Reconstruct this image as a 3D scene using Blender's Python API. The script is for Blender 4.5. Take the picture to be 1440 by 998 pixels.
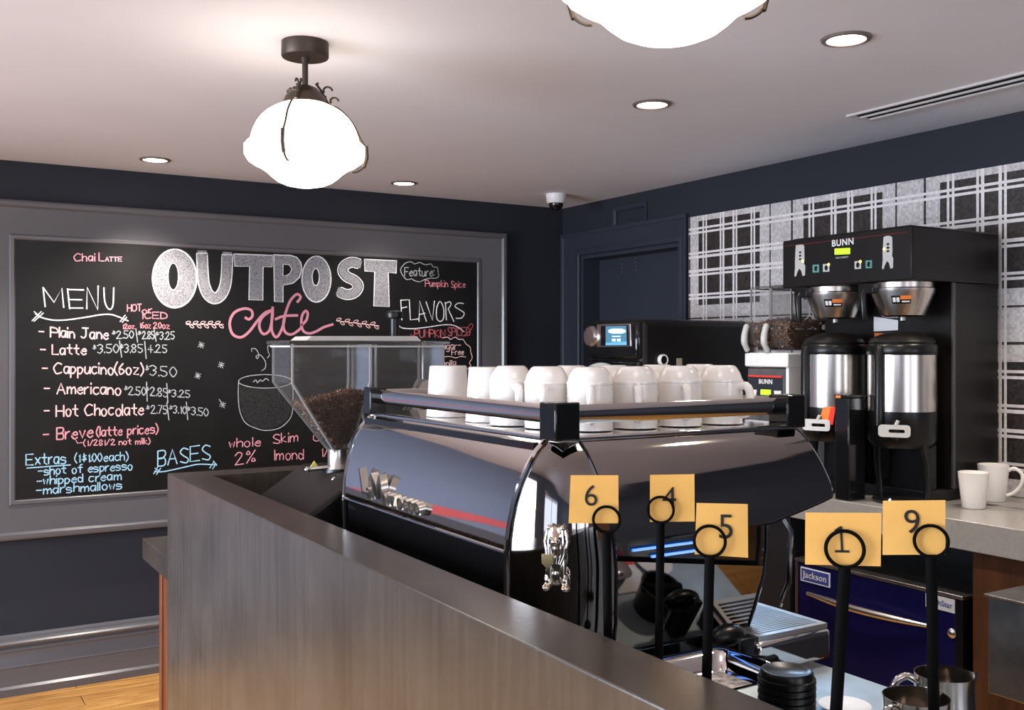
import bpy, math, random
from mathutils import Vector, Matrix
random.seed(7)
PI = math.pi
for _o in list(bpy.data.objects): bpy.data.objects.remove(_o)
SC = bpy.context.scene
COL = SC.collection

# ------------------------------------------------------------------ camera
FPX, CX, CY, CAMZ, YAW = 1411.0, 720.0, 490.0, 1.6, math.radians(31.2)
cam = bpy.data.objects.new('camera', bpy.data.cameras.new('camera'))
COL.objects.link(cam); SC.camera = cam
cam.location = (0, 0, CAMZ); cam.rotation_euler = (PI / 2, 0, -YAW)
cam.data.sensor_width = 36; cam.data.sensor_fit = 'HORIZONTAL'
cam.data.lens = 36 * FPX / 1440; cam.data.shift_y = -(499 - CY) / 1440
cam.data.clip_start = 0.02
# ------------------------------------------------------------------ colour management
SC.view_settings.view_transform = 'Standard'; SC.view_settings.look = 'None'
SC.view_settings.exposure = 0.10; SC.view_settings.gamma = 1.0
SC.view_settings.use_curve_mapping = False
# ------------------------------------------------------------------ world and daylight
W = bpy.data.worlds.new('sky'); SC.world = W; W.use_nodes = True
W.node_tree.nodes['Background'].inputs[0].default_value = (0.62, 0.74, 1.0, 1)
W.node_tree.nodes['Background'].inputs[1].default_value = 1.6
def area_light(name, loc, rot, sx, sy, power, color):
    d = bpy.data.lights.new(name, 'AREA'); d.shape = 'RECTANGLE'; d.size = sx; d.size_y = sy
    d.energy = power; d.color = color
    o = bpy.data.objects.new(name, d); COL.objects.link(o); o.location = loc; o.rotation_euler = rot
    return o
def spot_light(name, loc, power, color, angle=110, blend=0.6, size=0.05):
    d = bpy.data.lights.new(name, 'SPOT'); d.energy = power; d.color = color
    d.spot_size = math.radians(angle); d.spot_blend = blend; d.shadow_soft_size = size
    o = bpy.data.objects.new(name, d); COL.objects.link(o); o.location = loc
    return o
DAY = (0.80, 0.88, 1.0)
# daylight entering by the windows of the left wall and of the wall behind the photographer
area_light('daylight', (-2.46, 2.9, 1.30), (0, -PI / 2 + .40, 0), 1.9, 2.5, 150, DAY).data.spread = math.radians(125)
area_light('daylight', (-2.46, 0.1, 1.45), (0, -PI / 2, 0), 1.4, 1.6, 16, DAY)
area_light('daylight', (-0.9, -3.15, 1.45), (PI / 2, 0, 0), 2.0, 1.4, 26, (0.95, 0.95, 1.0))
area_light('daylight', (1.9, -3.15, 1.45), (PI / 2, 0, 0), 1.6, 1.4, 20, (0.95, 0.95, 1.0))
wp = bpy.data.lights.new('added_warm_light_left', 'POINT'); wp.energy = 9; wp.color = (1, .62, .34); wp.shadow_soft_size = .15  # added warm light without a fixture, tints the ceiling at left
wpo = bpy.data.objects.new('added_warm_light_left', wp); COL.objects.link(wpo); wpo.location = (-1.25, 2.74, 2.15)
GLOBE_EMIT, DOWN_EMIT, DOWN_W = 5.2, 14.0, 34.0
WARM = (1.0, 0.80, 0.58)

# ------------------------------------------------------------------ helpers: materials
def nt(m): return m.node_tree.nodes, m.node_tree.links
def mat(name, col, rough=0.5, metal=0.0, spec=0.5, emit=None, estr=0.0, coat=0.0,
        var=0.0, vscale=8.0, vstretch=(1, 1, 1), bump=0.0, bscale=200.0, col2=None, rvar=0.0):
    m = bpy.data.materials.new(name); m.use_nodes = True
    n, l = nt(m); b = n['Principled BSDF']
    b.inputs['Base Color'].default_value = (*col, 1); b.inputs['Roughness'].default_value = rough
    b.inputs['Metallic'].default_value = metal; b.inputs['Specular IOR Level'].default_value = spec
    if coat: b.inputs['Coat Weight'].default_value = coat; b.inputs['Coat Roughness'].default_value = 0.05
    if emit: b.inputs['Emission Color'].default_value = (*emit, 1); b.inputs['Emission Strength'].default_value = estr
    if var or col2 or rvar:
        tc = n.new('ShaderNodeTexCoord'); mp = n.new('ShaderNodeMapping'); mp.inputs['Scale'].default_value = vstretch
        no = n.new('ShaderNodeTexNoise'); no.inputs['Scale'].default_value = vscale; no.inputs['Detail'].default_value = 6
        l.new(tc.outputs['Object'], mp.inputs[0]); l.new(mp.outputs[0], no.inputs['Vector'])
        rp = n.new('ShaderNodeValToRGB'); rp.color_ramp.elements[0].position = 0.3; rp.color_ramp.elements[1].position = 0.7
        c1 = tuple(c * (1 - var) for c in col); c2 = col2 or tuple(min(1, c * (1 + var)) for c in col)
        rp.color_ramp.elements[0].color = (*c1, 1); rp.color_ramp.elements[1].color = (*c2, 1)
        l.new(no.outputs['Fac'], rp.inputs[0]); l.new(rp.outputs[0], b.inputs['Base Color'])
        if rvar:
            mr = n.new('ShaderNodeMapRange'); mr.inputs['To Min'].default_value = max(0, rough - rvar); mr.inputs['To Max'].default_value = rough + rvar
            l.new(no.outputs['Fac'], mr.inputs[0]); l.new(mr.outputs[0], b.inputs['Roughness'])
    if bump:
        tc = n.new('ShaderNodeTexCoord'); no = n.new('ShaderNodeTexNoise'); no.inputs['Scale'].default_value = bscale
        bp = n.new('ShaderNodeBump'); bp.inputs['Strength'].default_value = bump; bp.inputs['Distance'].default_value = 0.002
        l.new(tc.outputs['Object'], no.inputs['Vector']); l.new(no.outputs['Fac'], bp.inputs['Height']); l.new(bp.outputs[0], b.inputs['Normal'])
    return m
def clear_mat(name, tint=(0.9, 0.9, 0.9), rough=0.03, ior=1.3, dust=0.0):
    m = bpy.data.materials.new(name); m.use_nodes = True
    n, l = nt(m); n.remove(n['Principled BSDF'])
    tr = n.new('ShaderNodeBsdfTransparent'); tr.inputs[0].default_value = (*tint, 1)
    gl = n.new('ShaderNodeBsdfGlossy'); gl.inputs['Roughness'].default_value = rough
    fr = n.new('ShaderNodeFresnel'); fr.inputs[0].default_value = ior
    mx = n.new('ShaderNodeMixShader'); l.new(fr.outputs[0], mx.inputs[0]); l.new(tr.outputs[0], mx.inputs[1]); l.new(gl.outputs[0], mx.inputs[2])
    out = mx
    if dust:
        df = n.new('ShaderNodeBsdfDiffuse'); df.inputs[0].default_value = (0.5, 0.48, 0.46, 1)
        m2 = n.new('ShaderNodeMixShader'); m2.inputs[0].default_value = dust
        l.new(mx.outputs[0], m2.inputs[1]); l.new(df.outputs[0], m2.inputs[2]); out = m2
    l.new(out.outputs[0], n['Material Output'].inputs[0])
    return m

M = {}
M['navy'] = mat('navy_wall_paint', (0.0225, 0.0258, 0.0350), 0.6, spec=0.22, var=0.06, vscale=2)
M['navy_trim'] = mat('slate_trim_paint', (0.102, 0.099, 0.108), 0.28, coat=0.2)
M['door'] = mat('navy_door_paint', (0.028, 0.034, 0.048), 0.5, spec=0.3)
M['ceiling'] = mat('ceiling_paint', (0.72, 0.715, 0.765), 0.75, var=0.03, vscale=1.5)
M['slate'] = mat('chalkboard_black', (0.0065, 0.0062, 0.0065), 0.42, var=0.35, vscale=5, spec=0.35)
M['bronze'] = mat('oiled_bronze', (0.055, 0.040, 0.030), 0.42, 0.6, bump=0.2, bscale=300)
M['black'] = mat('black_plastic', (0.004, 0.004, 0.0045), 0.30, spec=0.35)
M['satin'] = mat('satin_black_enamel', (0.0085, 0.007, 0.0065), 0.36, spec=0.28, bump=0.15, bscale=500)
M['gloss'] = mat('gloss_black', (0.006, 0.006, 0.007), 0.08)
M['matte'] = mat('matte_black', (0.003, 0.0026, 0.0026), 0.7, spec=0.06)
M['chrome'] = mat('polished_chrome', (0.74, 0.72, 0.71), 0.05, 1.0)
M['smoke'] = mat('dark_polished_steel', (0.27, 0.25, 0.24), 0.045, 1.0)
M['steel'] = mat('brushed_steel', (0.62, 0.58, 0.54), 0.26, 1.0, var=0.1, vscale=30, vstretch=(1, 1, 0.02))
M['dull'] = mat('dull_steel', (0.30, 0.29, 0.28), 0.38, 1.0, var=0.25, vscale=14)
M['white'] = mat('white_porcelain', (0.83, 0.79, 0.75), 0.18, coat=0.3)
M['whitep'] = mat('white_plastic', (0.80, 0.80, 0.80), 0.35)
M['paper'] = mat('white_paper', (0.75, 0.75, 0.75), 0.7)
M['grey'] = mat('light_grey_plastic', (0.52, 0.52, 0.50), 0.38)
M['card'] = mat('amber_card', (0.98, 0.53, 0.125), 0.65, var=0.05, vscale=30)
M['ink'] = mat('black_ink', (0.012, 0.008, 0.006), 0.6)
M['bean'] = mat('roasted_bean', (0.13, 0.054, 0.022), 0.32, var=0.5, vscale=60)
M['wood'] = mat('red_brown_wood', (0.13, 0.040, 0.014), 0.42, var=0.35, vscale=6, vstretch=(6, 6, 0.5))
M['cab'] = mat('dark_brown_wood', (0.072, 0.025, 0.008), 0.5, spec=0.25, var=0.3, vscale=8, vstretch=(1, 4, 0.5))
M['black_cab'] = mat('black_laminate', (0.012, 0.012, 0.014), 0.4)
M['stonec'] = mat('grey_stone_counter', (0.30, 0.28, 0.26), 0.22, var=0.06, vscale=60)
M['daylit_steelc'] = mat('steel_counter_daylight_tint', (0.38, 0.46, 0.52), 0.38, 0.35, var=0.12, vscale=12)  # blue of reflected daylight is mixed into the steel's base colour
M['bluefilm'] = mat('blue_film_steel', (0.010, 0.009, 0.085), 0.28, 0.6, var=0.25, vscale=3)
M['badge'] = mat('blue_badge', (0.04, 0.05, 0.20), 0.4)
M['green'] = mat('green_lcd', (0.3, 0.7, 0.02), 0.4, emit=(0.45, 1.0, 0.02), estr=1.1)
M['amberled'] = mat('amber_led', (1, 0.5, 0.05), 0.4, emit=(1.0, 0.55, 0.08), estr=5)
M['screen'] = mat('blue_screen', (0.02, 0.06, 0.1), 0.3, emit=(0.10, 0.28, 0.42), estr=0.8)
M['screenlt'] = mat('screen_text', (0.5, 0.8, 0.9), 0.3, emit=(0.55, 0.9, 1.0), estr=1.2)
M['orange'] = mat('orange_label', (0.85, 0.22, 0.04), 0.5)
M['red'] = mat('red_label', (0.75, 0.04, 0.02), 0.5)
M['yellow'] = mat('yellow_tag', (0.85, 0.70, 0.20), 0.5)
M['teal'] = mat('teal_button', (0.10, 0.32, 0.28), 0.4)
M['redline'] = mat('red_pinstripe', (0.20, 0.02, 0.02), 0.4)
M['globe'] = mat('opal_glass', (0.95, 0.9, 0.85), 0.25, emit=(1.0, 0.86, 0.70), estr=GLOBE_EMIT)
M['lens'] = mat('lamp_lens', (1, 1, 1), 0.3, emit=(1.0, 0.90, 0.78), estr=DOWN_EMIT)
M['led'] = mat('cool_led_and_reflection', (0.8, 0.9, 1), 0.3, emit=(0.03, 0.22, 1.0), estr=1.3)
M['clear'] = clear_mat('clear_plastic', (0.95, 0.95, 0.95), 0.04, 1.32, 0.06)
M['smokec'] = clear_mat('dusty_clear_plastic', (0.80, 0.79, 0.78), 0.08, 1.28, 0.10)
def chalk(name, col, cover=0.5):
    m = mat(name, col, 0.9, spec=0.1); n, l = nt(m); b = n['Principled BSDF']
    tc = n.new('ShaderNodeTexCoord'); no = n.new('ShaderNodeTexNoise'); no.inputs['Scale'].default_value = 220; no.inputs['Detail'].default_value = 3
    rp = n.new('ShaderNodeValToRGB'); rp.color_ramp.elements[0].position = cover - 0.22; rp.color_ramp.elements[1].position = cover + 0.08
    rp.color_ramp.elements[0].color = (*[c * 0.22 for c in col], 1); rp.color_ramp.elements[1].color = (*col, 1)
    l.new(tc.outputs['Object'], no.inputs['Vector']); l.new(no.outputs['Fac'], rp.inputs[0]); l.new(rp.outputs[0], b.inputs['Base Color'])
    return m
M['ch_white'] = chalk('white_chalk', (0.80, 0.82, 0.84), 0.42)
M['ch_grey'] = chalk('grey_chalk', (0.46, 0.50, 0.52), 0.45)
M['ch_fill'] = chalk('rubbed_white_chalk', (0.33, 0.33, 0.36), 0.50)
M['ch_faint'] = chalk('faint_chalk_rub', (0.035, 0.035, 0.036), 0.5)
M['ch_pale'] = chalk('pale_pink_chalk', (0.92, 0.60, 0.60), 0.38)
M['ch_pink'] = chalk('pink_chalk', (0.80, 0.35, 0.41), 0.42)
M['ch_red'] = chalk('red_chalk', (0.62, 0.15, 0.17), 0.42)
M['ch_blue'] = chalk('light_blue_chalk', (0.38, 0.66, 0.84), 0.40)

def concrete():
    m = mat('raw_concrete', (0.20, 0.19, 0.18), 0.5); n, l = nt(m); b = n['Principled BSDF']
    tc = n.new('ShaderNodeTexCoord')
    mp = n.new('ShaderNodeMapping'); mp.inputs['Scale'].default_value = (26, 26, 1.1)
    a = n.new('ShaderNodeTexNoise'); a.inputs['Scale'].default_value = 2.2; a.inputs['Detail'].default_value = 8
    l.new(tc.outputs['Object'], mp.inputs[0]); l.new(mp.outputs[0], a.inputs['Vector'])
    c = n.new('ShaderNodeTexNoise'); c.inputs['Scale'].default_value = 5; c.inputs['Detail'].default_value = 8
    l.new(tc.outputs['Object'], c.inputs['Vector'])
    ad = n.new('ShaderNodeMath'); ad.operation = 'ADD'; wa = n.new('ShaderNodeMath'); wa.operation = 'MULTIPLY'; wa.inputs[1].default_value = 0.85; l.new(a.outputs['Fac'], wa.inputs[0])
    wc_ = n.new('ShaderNodeMath'); wc_.operation = 'MULTIPLY'; wc_.inputs[1].default_value = 1.15; l.new(c.outputs['Fac'], wc_.inputs[0])
    l.new(wa.outputs[0], ad.inputs[0]); l.new(wc_.outputs[0], ad.inputs[1])
    rp = n.new('ShaderNodeValToRGB'); e = rp.color_ramp.elements
    hv = n.new('ShaderNodeMath'); hv.operation = 'MULTIPLY'; hv.inputs[1].default_value = 0.5
    l.new(ad.outputs[0], hv.inputs[0]); l.new(hv.outputs[0], rp.inputs[0])
    e[0].position = 0.36; e[0].color = (0.034, 0.027, 0.022, 1); e[1].position = 0.64; e[1].color = (0.066, 0.053, 0.043, 1)
    l.new(rp.outputs[0], b.inputs['Base Color'])
    bp = n.new('ShaderNodeBump'); bp.inputs['Strength'].default_value = 0.25; bp.inputs['Distance'].default_value = 0.003
    l.new(hv.outputs[0], bp.inputs['Height']); l.new(bp.outputs[0], b.inputs['Normal'])
    b.inputs['Roughness'].default_value = 0.27; b.inputs['Specular IOR Level'].default_value = 0.75
    return m
M['concrete'] = concrete()
def floor_mat():
    m = mat('oak_boards', (0.4, 0.2, 0.06), 0.35); n, l = nt(m); b = n['Principled BSDF']
    tc = n.new('ShaderNodeTexCoord')
    br = n.new('ShaderNodeTexBrick'); br.inputs['Scale'].default_value = 1
    br.inputs['Brick Width'].default_value = 1.4; br.inputs['Row Height'].default_value = 0.13; br.inputs['Mortar Size'].default_value = 0.002
    br.inputs['Color1'].default_value = (0.72, 0.40, 0.12, 1); br.inputs['Color2'].default_value = (0.56, 0.29, 0.08, 1); br.inputs['Mortar'].default_value = (0.10, 0.045, 0.015, 1)
    l.new(tc.outputs['Object'], br.inputs['Vector'])
    mp = n.new('ShaderNodeMapping'); mp.inputs['Scale'].default_value = (1.2, 14, 1)
    no = n.new('ShaderNodeTexNoise'); no.inputs['Scale'].default_value = 2.5; no.inputs['Detail'].default_value = 6; no.inputs['Distortion'].default_value = 1.2
    l.new(tc.outputs['Object'], mp.inputs[0]); l.new(mp.outputs[0], no.inputs['Vector'])
    rp = n.new('ShaderNodeValToRGB'); rp.color_ramp.elements[0].position = 0.35; rp.color_ramp.elements[0].color = (0.62, 0.52, 0.45, 1)
    rp.color_ramp.elements[1].position = 0.62; rp.color_ramp.elements[1].color = (1.15, 1.1, 1.05, 1)
    l.new(no.outputs['Fac'], rp.inputs[0])
    mx = n.new('ShaderNodeMix'); mx.data_type = 'RGBA'; mx.blend_type = 'MULTIPLY'; mx.inputs['Factor'].default_value = 1
    l.new(br.outputs['Color'], mx.inputs[6]); l.new(rp.outputs[0], mx.inputs[7]); l.new(mx.outputs[2], b.inputs['Base Color'])
    return m
M['floor'] = floor_mat()
PLAID = [(0, 0), (.030, 3), (.041, 0), (.051, 3), (.062, 0), (.154, 3), (.166, 0), (.175, 3), (.186, 0), (.246, 3), (.258, 0), (.267, 3), (.278, 0),
         (.369, 3), (.380, 0), (.388, 3), (.399, 0), (.429, 2), (.491, 1), (.499, 2), (.626, 1), (.635, 2)]
def plaid_mat(y_start, z_start):
    m = mat('plaid_mosaic_tile', (0.5, 0.5, 0.5), 0.45); n, l = nt(m); b = n['Principled BSDF']
    geo = n.new('ShaderNodeNewGeometry'); sp = n.new('ShaderNodeSeparateXYZ'); l.new(geo.outputs['Position'], sp.inputs[0])
    def math_(op, a, bb=None, c=None):
        k = n.new('ShaderNodeMath'); k.operation = op
        for i, v in enumerate((a, bb, c)):
            if v is None: continue
            if isinstance(v, (int, float)): k.inputs[i].default_value = v
            else: l.new(v, k.inputs[i])
        return k.outputs[0]
    outs = []
    for ax, st in (('Y', y_start), ('Z', z_start)):
        d = math_('DIVIDE', math_('SUBTRACT', st, sp.outputs[ax]), 0.70)
        f = math_('FRACT', math_('ADD', d, 10.0))
        rp = n.new('ShaderNodeValToRGB'); r = rp.color_ramp; r.interpolation = 'CONSTANT'
        vals = [p[1] / 3 for p in PLAID]
        r.elements[0].position = 0; r.elements[0].color = (vals[0],) * 3 + (1,)
        r.elements[1].position = PLAID[1][0] / .7; r.elements[1].color = (vals[1],) * 3 + (1,)
        for (p, _), v in list(zip(PLAID, vals))[2:]:
            e = r.elements.new(p / .7); e.color = (v, v, v, 1)
        l.new(f, rp.inputs[0]); outs.append(rp.outputs[0])
    V, H = outs
    mxv = math_('MAXIMUM', V, H); mnv = math_('MINIMUM', V, H)
    white = math_('GREATER_THAN', mxv, 0.9)
    dark0 = math_('LESS_THAN', mxv, 0.1)
    t1 = math_('COMPARE', V, 0.3333, 0.05); t2 = math_('COMPARE', H, 0.3333, 0.05)
    dark = math_('MAXIMUM', dark0, math_('MAXIMUM', t1, t2))
    # small mosaic tesserae
    sc = n.new('ShaderNodeVectorMath'); sc.operation = 'SCALE'; sc.inputs['Scale'].default_value = 100.0; l.new(geo.outputs['Position'], sc.inputs[0])
    fl = n.new('ShaderNodeVectorMath'); fl.operation = 'FLOOR'; l.new(sc.outputs[0], fl.inputs[0])
    wn = n.new('ShaderNodeTexWhiteNoise'); l.new(fl.outputs[0], wn.inputs['Vector'])
    def ramp(c1, c2):
        rr = n.new('ShaderNodeValToRGB'); rr.color_ramp.elements[0].color = (*c1, 1); rr.color_ramp.elements[1].color = (*c2, 1)
        l.new(wn.outputs['Value'], rr.inputs[0]); return rr.outputs[0]
    lt = ramp((0.46, 0.43, 0.425), (0.68, 0.64, 0.635)); dk = ramp((0.012, 0.008, 0.007), (0.046, 0.034, 0.031)); wh = ramp((0.74, 0.69, 0.68), (0.86, 0.81, 0.80))
    def mix(f, a, c):
        k = n.new('ShaderNodeMix'); k.data_type = 'RGBA'; l.new(f, k.inputs['Factor']); l.new(a, k.inputs[6]); l.new(c, k.inputs[7]); return k.outputs[2]
    l.new(mix(white, mix(dark, lt, dk), wh), b.inputs['Base Color'])
    return m
M['plaid'] = plaid_mat(3.899, 2.251)

# ------------------------------------------------------------------ helpers: geometry
def woff(o):
    v = Vector((0, 0, 0))
    while o is not None: v += o.location; o = o.parent
    return v
class MB:
    """collects shapes, given in world coordinates, and links them as one mesh object"""
    def __init__(s): s.v = []; s.f = []
    def add(s, vs, fs):
        k = len(s.v); s.v += [tuple(p) for p in vs]; s.f += [tuple(i + k for i in f) for f in fs]; return s
    def box(s, x0, x1, y0, y1, z0, z1):
        return s.add([(x0, y0, z0), (x1, y0, z0), (x1, y1, z0), (x0, y1, z0), (x0, y0, z1), (x1, y0, z1), (x1, y1, z1), (x0, y1, z1)],
                     [(0, 3, 2, 1), (4, 5, 6, 7), (0, 1, 5, 4), (1, 2, 6, 5), (2, 3, 7, 6), (3, 0, 4, 7)])
    def lathe(s, prof, c=(0, 0, 0), n=32, axis='Z', mod=None, closed=False):
        vs = []; fs = []
        for i, (r, z) in enumerate(prof):
            for j in range(n):
                a = 2 * PI * j / n; rr = r * (mod(a, i) if mod else 1)
                p = (rr * math.cos(a), rr * math.sin(a), z)
                if axis == 'X': p = (p[2], p[0], p[1])
                elif axis == 'Y': p = (p[1], p[2], p[0])
                vs.append((c[0] + p[0], c[1] + p[1], c[2] + p[2]))
        m = len(prof)
        for i in range(m - 1):
            for j in range(n):
                k = (j + 1) % n; fs.append((i * n + j, i * n + k, (i + 1) * n + k, (i + 1) * n + j))
        if prof[0][0] > 1e-6: fs.append(tuple(range(n))[::-1])
        if prof[-1][0] > 1e-6: fs.append(tuple((m - 1) * n + j for j in range(n)))
        return s.add(vs, fs)
    def tube(s, pts, r, n=8, caps=True):
        pts = [Vector(p) for p in pts]; vs = []; fs = []; m = len(pts)
        rs = r if isinstance(r, (list, tuple)) else [r] * m
        up = None
        for i, p in enumerate(pts):
            t = (pts[min(i + 1, m - 1)] - pts[max(i - 1, 0)]).normalized()
            if up is None:
                up = Vector((0, 0, 1)) if abs(t.z) < 0.9 else Vector((1, 0, 0))
            a = t.cross(up).normalized(); up = a.cross(t).normalized()
            for j in range(n):
                q = 2 * PI * j / n; vs.append(p + (a * math.cos(q) + up * math.sin(q)) * rs[i])
        for i in range(m - 1):
            for j in range(n):
                k = (j + 1) % n; fs.append((i * n + j, i * n + k, (i + 1) * n + k, (i + 1) * n + j))
        if caps: fs += [tuple(range(n))[::-1], tuple((m - 1) * n + j for j in range(n))]
        return s.add(vs, fs)
    def loop(s, pts, r, n=8):
        pts = list(pts); return s.tube(pts + [pts[0]], r, n, False)
    def prism(s, poly, a0, a1, plane='XZ'):
        """poly extruded along the third axis from a0 to a1"""
        def P(u, v, w): return {'XZ': (u, w, v), 'YZ': (w, u, v), 'XY': (u, v, w)}[plane]
        k = len(poly); vs = [P(u, v, a0) for u, v in poly] + [P(u, v, a1) for u, v in poly]
        fs = [tuple(range(k))[::-1], tuple(range(k, 2 * k))] + [(i, (i + 1) % k, k + (i + 1) % k, k + i) for i in range(k)]
        return s.add(vs, fs)
    def grid(s, rows):
        n = len(rows[0]); vs = [p for r in rows for p in r]
        fs = [(i * n + j, i * n + j + 1, (i + 1) * n + j + 1, (i + 1) * n + j) for i in range(len(rows) - 1) for j in range(n - 1)]
        return s.add(vs, fs)
    def ell(s, c, r, n=16, m=10, rot=None):
        vs = []; fs = []
        for i in range(m + 1):
            th = PI * i / m
            for j in range(n):
                a = 2 * PI * j / n; v = Vector((r[0] * math.sin(th) * math.cos(a), r[1] * math.sin(th) * math.sin(a), r[2] * math.cos(th)))
                if rot is not None: v = rot @ v
                vs.append((c[0] + v.x, c[1] + v.y, c[2] + v.z))
        for i in range(m):
            for j in range(n):
                k = (j + 1) % n; fs.append((i * n + j, i * n + k, (i + 1) * n + k, (i + 1) * n + j))
        return s.add(vs, fs)
    def build(s, name, m, parent=None, smooth=40, bevel=0.0, solid=0.0, base=None, segs=2):
        me = bpy.data.meshes.new(name)
        if parent is not None: off = woff(parent)
        elif base is not None: off = Vector(base)
        else:
            xs, ys, zs = zip(*s.v); off = Vector(((min(xs) + max(xs)) / 2, (min(ys) + max(ys)) / 2, min(zs)))
        me.from_pydata([(x - off.x, y - off.y, z - off.z) for x, y, z in s.v], [], s.f)
        me.update(); me.materials.append(m)
        import bmesh
        bm = bmesh.new(); bm.from_mesh(me); bmesh.ops.remove_doubles(bm, verts=bm.verts, dist=1e-6)
        bmesh.ops.recalc_face_normals(bm, faces=bm.faces); bm.to_mesh(me); bm.free()
        if smooth:
            me.shade_smooth(); me.set_sharp_from_angle(angle=math.radians(smooth))
        o = bpy.data.objects.new(name, me); COL.objects.link(o)
        if parent is not None: o.parent = parent
        else: o.location = off
        if solid:
            k = o.modifiers.new('solid', 'SOLIDIFY'); k.thickness = solid; k.offset = 0
            k = o.modifiers.new('edges', 'EDGE_SPLIT'); k.split_angle = math.radians(50)
        if bevel:
            k = o.modifiers.new('bevel', 'BEVEL'); k.width = bevel; k.segments = segs; k.limit_method = 'ANGLE'
        return o
def tag(o, label, cat, group=None, kind=None):
    o['label'] = label; o['category'] = cat
    if group: o['group'] = group
    if kind: o['kind'] = kind
    return o
def thing(name, label, cat, loc, group=None):
    o = bpy.data.objects.new(name, None); COL.objects.link(o); o.location = loc; o.empty_display_size = 0.05
    return tag(o, label, cat, group)
def struct(o, label=None, cat=None):
    o['kind'] = 'structure'
    if label: o['label'] = label
    if cat: o['category'] = cat
    return o
def dup(o, loc=None, parent=None, label=None):
    c = o.copy(); COL.objects.link(c)
    if parent is not None: c.parent = parent
    if loc is not None: c.location = loc
    if label: c['label'] = label
    for ch in [k for k in bpy.data.objects if k.parent == o]:
        dup(ch, parent=c)
    return c
def box(name, m, x0, x1, y0, y1, z0, z1, parent=None, bevel=0.0):
    return MB().box(x0, x1, y0, y1, z0, z1).build(name, m, parent, smooth=0 if not bevel else 40, bevel=bevel)
def catmull(pts, k=6):
    if len(pts) < 3: return pts
    closed = pts[0] == pts[-1] and len(pts) > 3; out = []; n = len(pts)
    for i in range(n - 1):
        p0 = pts[i - 1] if i > 0 else (pts[-2] if closed else pts[0]); p1 = pts[i]; p2 = pts[i + 1]
        p3 = pts[i + 2] if i + 2 < n else (pts[1] if closed else pts[-1])
        for j in range(k):
            t = j / k
            out.append(tuple(0.5 * (2 * b + (c - a) * t + (2 * a - 5 * b + 4 * c - d) * t * t + (3 * b - a - 3 * c + d) * t ** 3) for a, b, c, d in zip(p0, p1, p2, p3)))
    return out + [pts[-1]]
FWD = Vector((math.sin(YAW), math.cos(YAW), 0)); RGT = Vector((math.cos(YAW), -math.sin(YAW), 0))
def ray(px, py): return FWD + RGT * ((px - CX) / FPX) + Vector((0, 0, (CY - py) / FPX))
def on(axis, val, px, py):
    """the point of the plane x|y|z = val that the photograph shows at a pixel (for measuring)"""
    d = ray(px, py); o = Vector((0, 0, CAMZ)); return o + d * ((val - o[axis]) / d[axis])
def at(depth, px, py): return Vector((0, 0, CAMZ)) + ray(px, py) * depth
_fonts = {}
def text(name, s, size, m, parent, origin, ux, uy, extrude=0.0005, align='CENTER', squash=1.0, bold=0.0):
    """a word as mesh: ux is the reading direction, uy the up direction"""
    cu = bpy.data.curves.new('t', 'FONT'); cu.body = s; cu.size = size; cu.extrude = extrude; cu.align_x = align; cu.align_y = 'CENTER'
    cu.resolution_u = 4; cu.space_character = squash; cu.offset = bold * size
    to = bpy.data.objects.new('t', cu); COL.objects.link(to)
    dg = bpy.context.evaluated_depsgraph_get(); dg.update()
    me = bpy.data.meshes.new_from_object(to.evaluated_get(dg)); bpy.data.objects.remove(to)
    ux = Vector(ux).normalized(); uy = Vector(uy).normalized(); uz = ux.cross(uy)
    off = woff(parent) if parent is not None else Vector((0, 0, 0)); O = Vector(origin)
    for v in me.vertices: v.co = O + ux * v.co.x + uy * v.co.y + uz * v.co.z - off
    me.materials.clear(); me.materials.append(m); me.name = name
    o = bpy.data.objects.new(name, me); COL.objects.link(o)
    if parent is not None: o.parent = parent
    return o

# ================================================================== SETTING
YB, XR, ZC = 5.157, 3.49, 2.467          # back wall, right wall, ceiling
XL, YF = -2.3, -3.0
struct(box('floor', M['floor'], XL - .2, XR + .4, YF - .2, YB + .2, -0.1, 0))
struct(box('ceiling', M['ceiling'], XL - .2, XR + .4, YF - .2, YB + .2, ZC, ZC + .12))
struct(box('wall_back', M['navy'], XL - .2, XR + .4, YB, YB + .2, 0, ZC))
# right wall with the doorway niche and the vent hole
DY0, DY1, DZ = 4.053, 4.952, 2.155
VY0, VY1, VZ0, VZ1 = 4.345, 4.610, 2.312, 2.385
wr = MB()
wr.box(XR, XR + .3, YF - .2, DY0, 0, ZC); wr.box(XR, XR + .3, DY1, YB, 0, ZC)
wr.box(XR, XR + .3, DY0, DY1, DZ, VZ0); wr.box(XR, XR + .3, DY0, VY0, VZ0, VZ1); wr.box(XR, XR + .3, VY1, DY1, VZ0, VZ1)
wr.box(XR, XR + .3, DY0, DY1, VZ1, ZC); wr.box(XR + .010, XR + .3, VY0, VY1, VZ0, VZ1)
struct(wr.build('wall_right', M['navy'], smooth=0, base=(XR, 0, 0)))
LW = mat('pale_blue_grey_wall', (0.15, 0.20, 0.31), 0.6)
def wall_with_windows(name, horizontal, pos, thick, a0, a1, wins, m, wz=(0.35, 2.25)):
    b = MB(); z0, z1 = wz
    def bx(u0, u1, za, zb):
        if horizontal: b.box(u0, u1, pos - thick, pos, za, zb)
        else: b.box(pos - thick, pos, u0, u1, za, zb)
    bx(a0, a1, 0, z0); bx(a0, a1, z1, ZC)
    e = [a0] + [x for w in wins for x in w] + [a1]
    for i in range(0, len(e), 2): bx(e[i], e[i + 1], z0, z1)
    struct(b.build(name, m, smooth=0, base=(pos if not horizontal else 0, pos if horizontal else 0, 0)))
    return z0, z1
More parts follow.
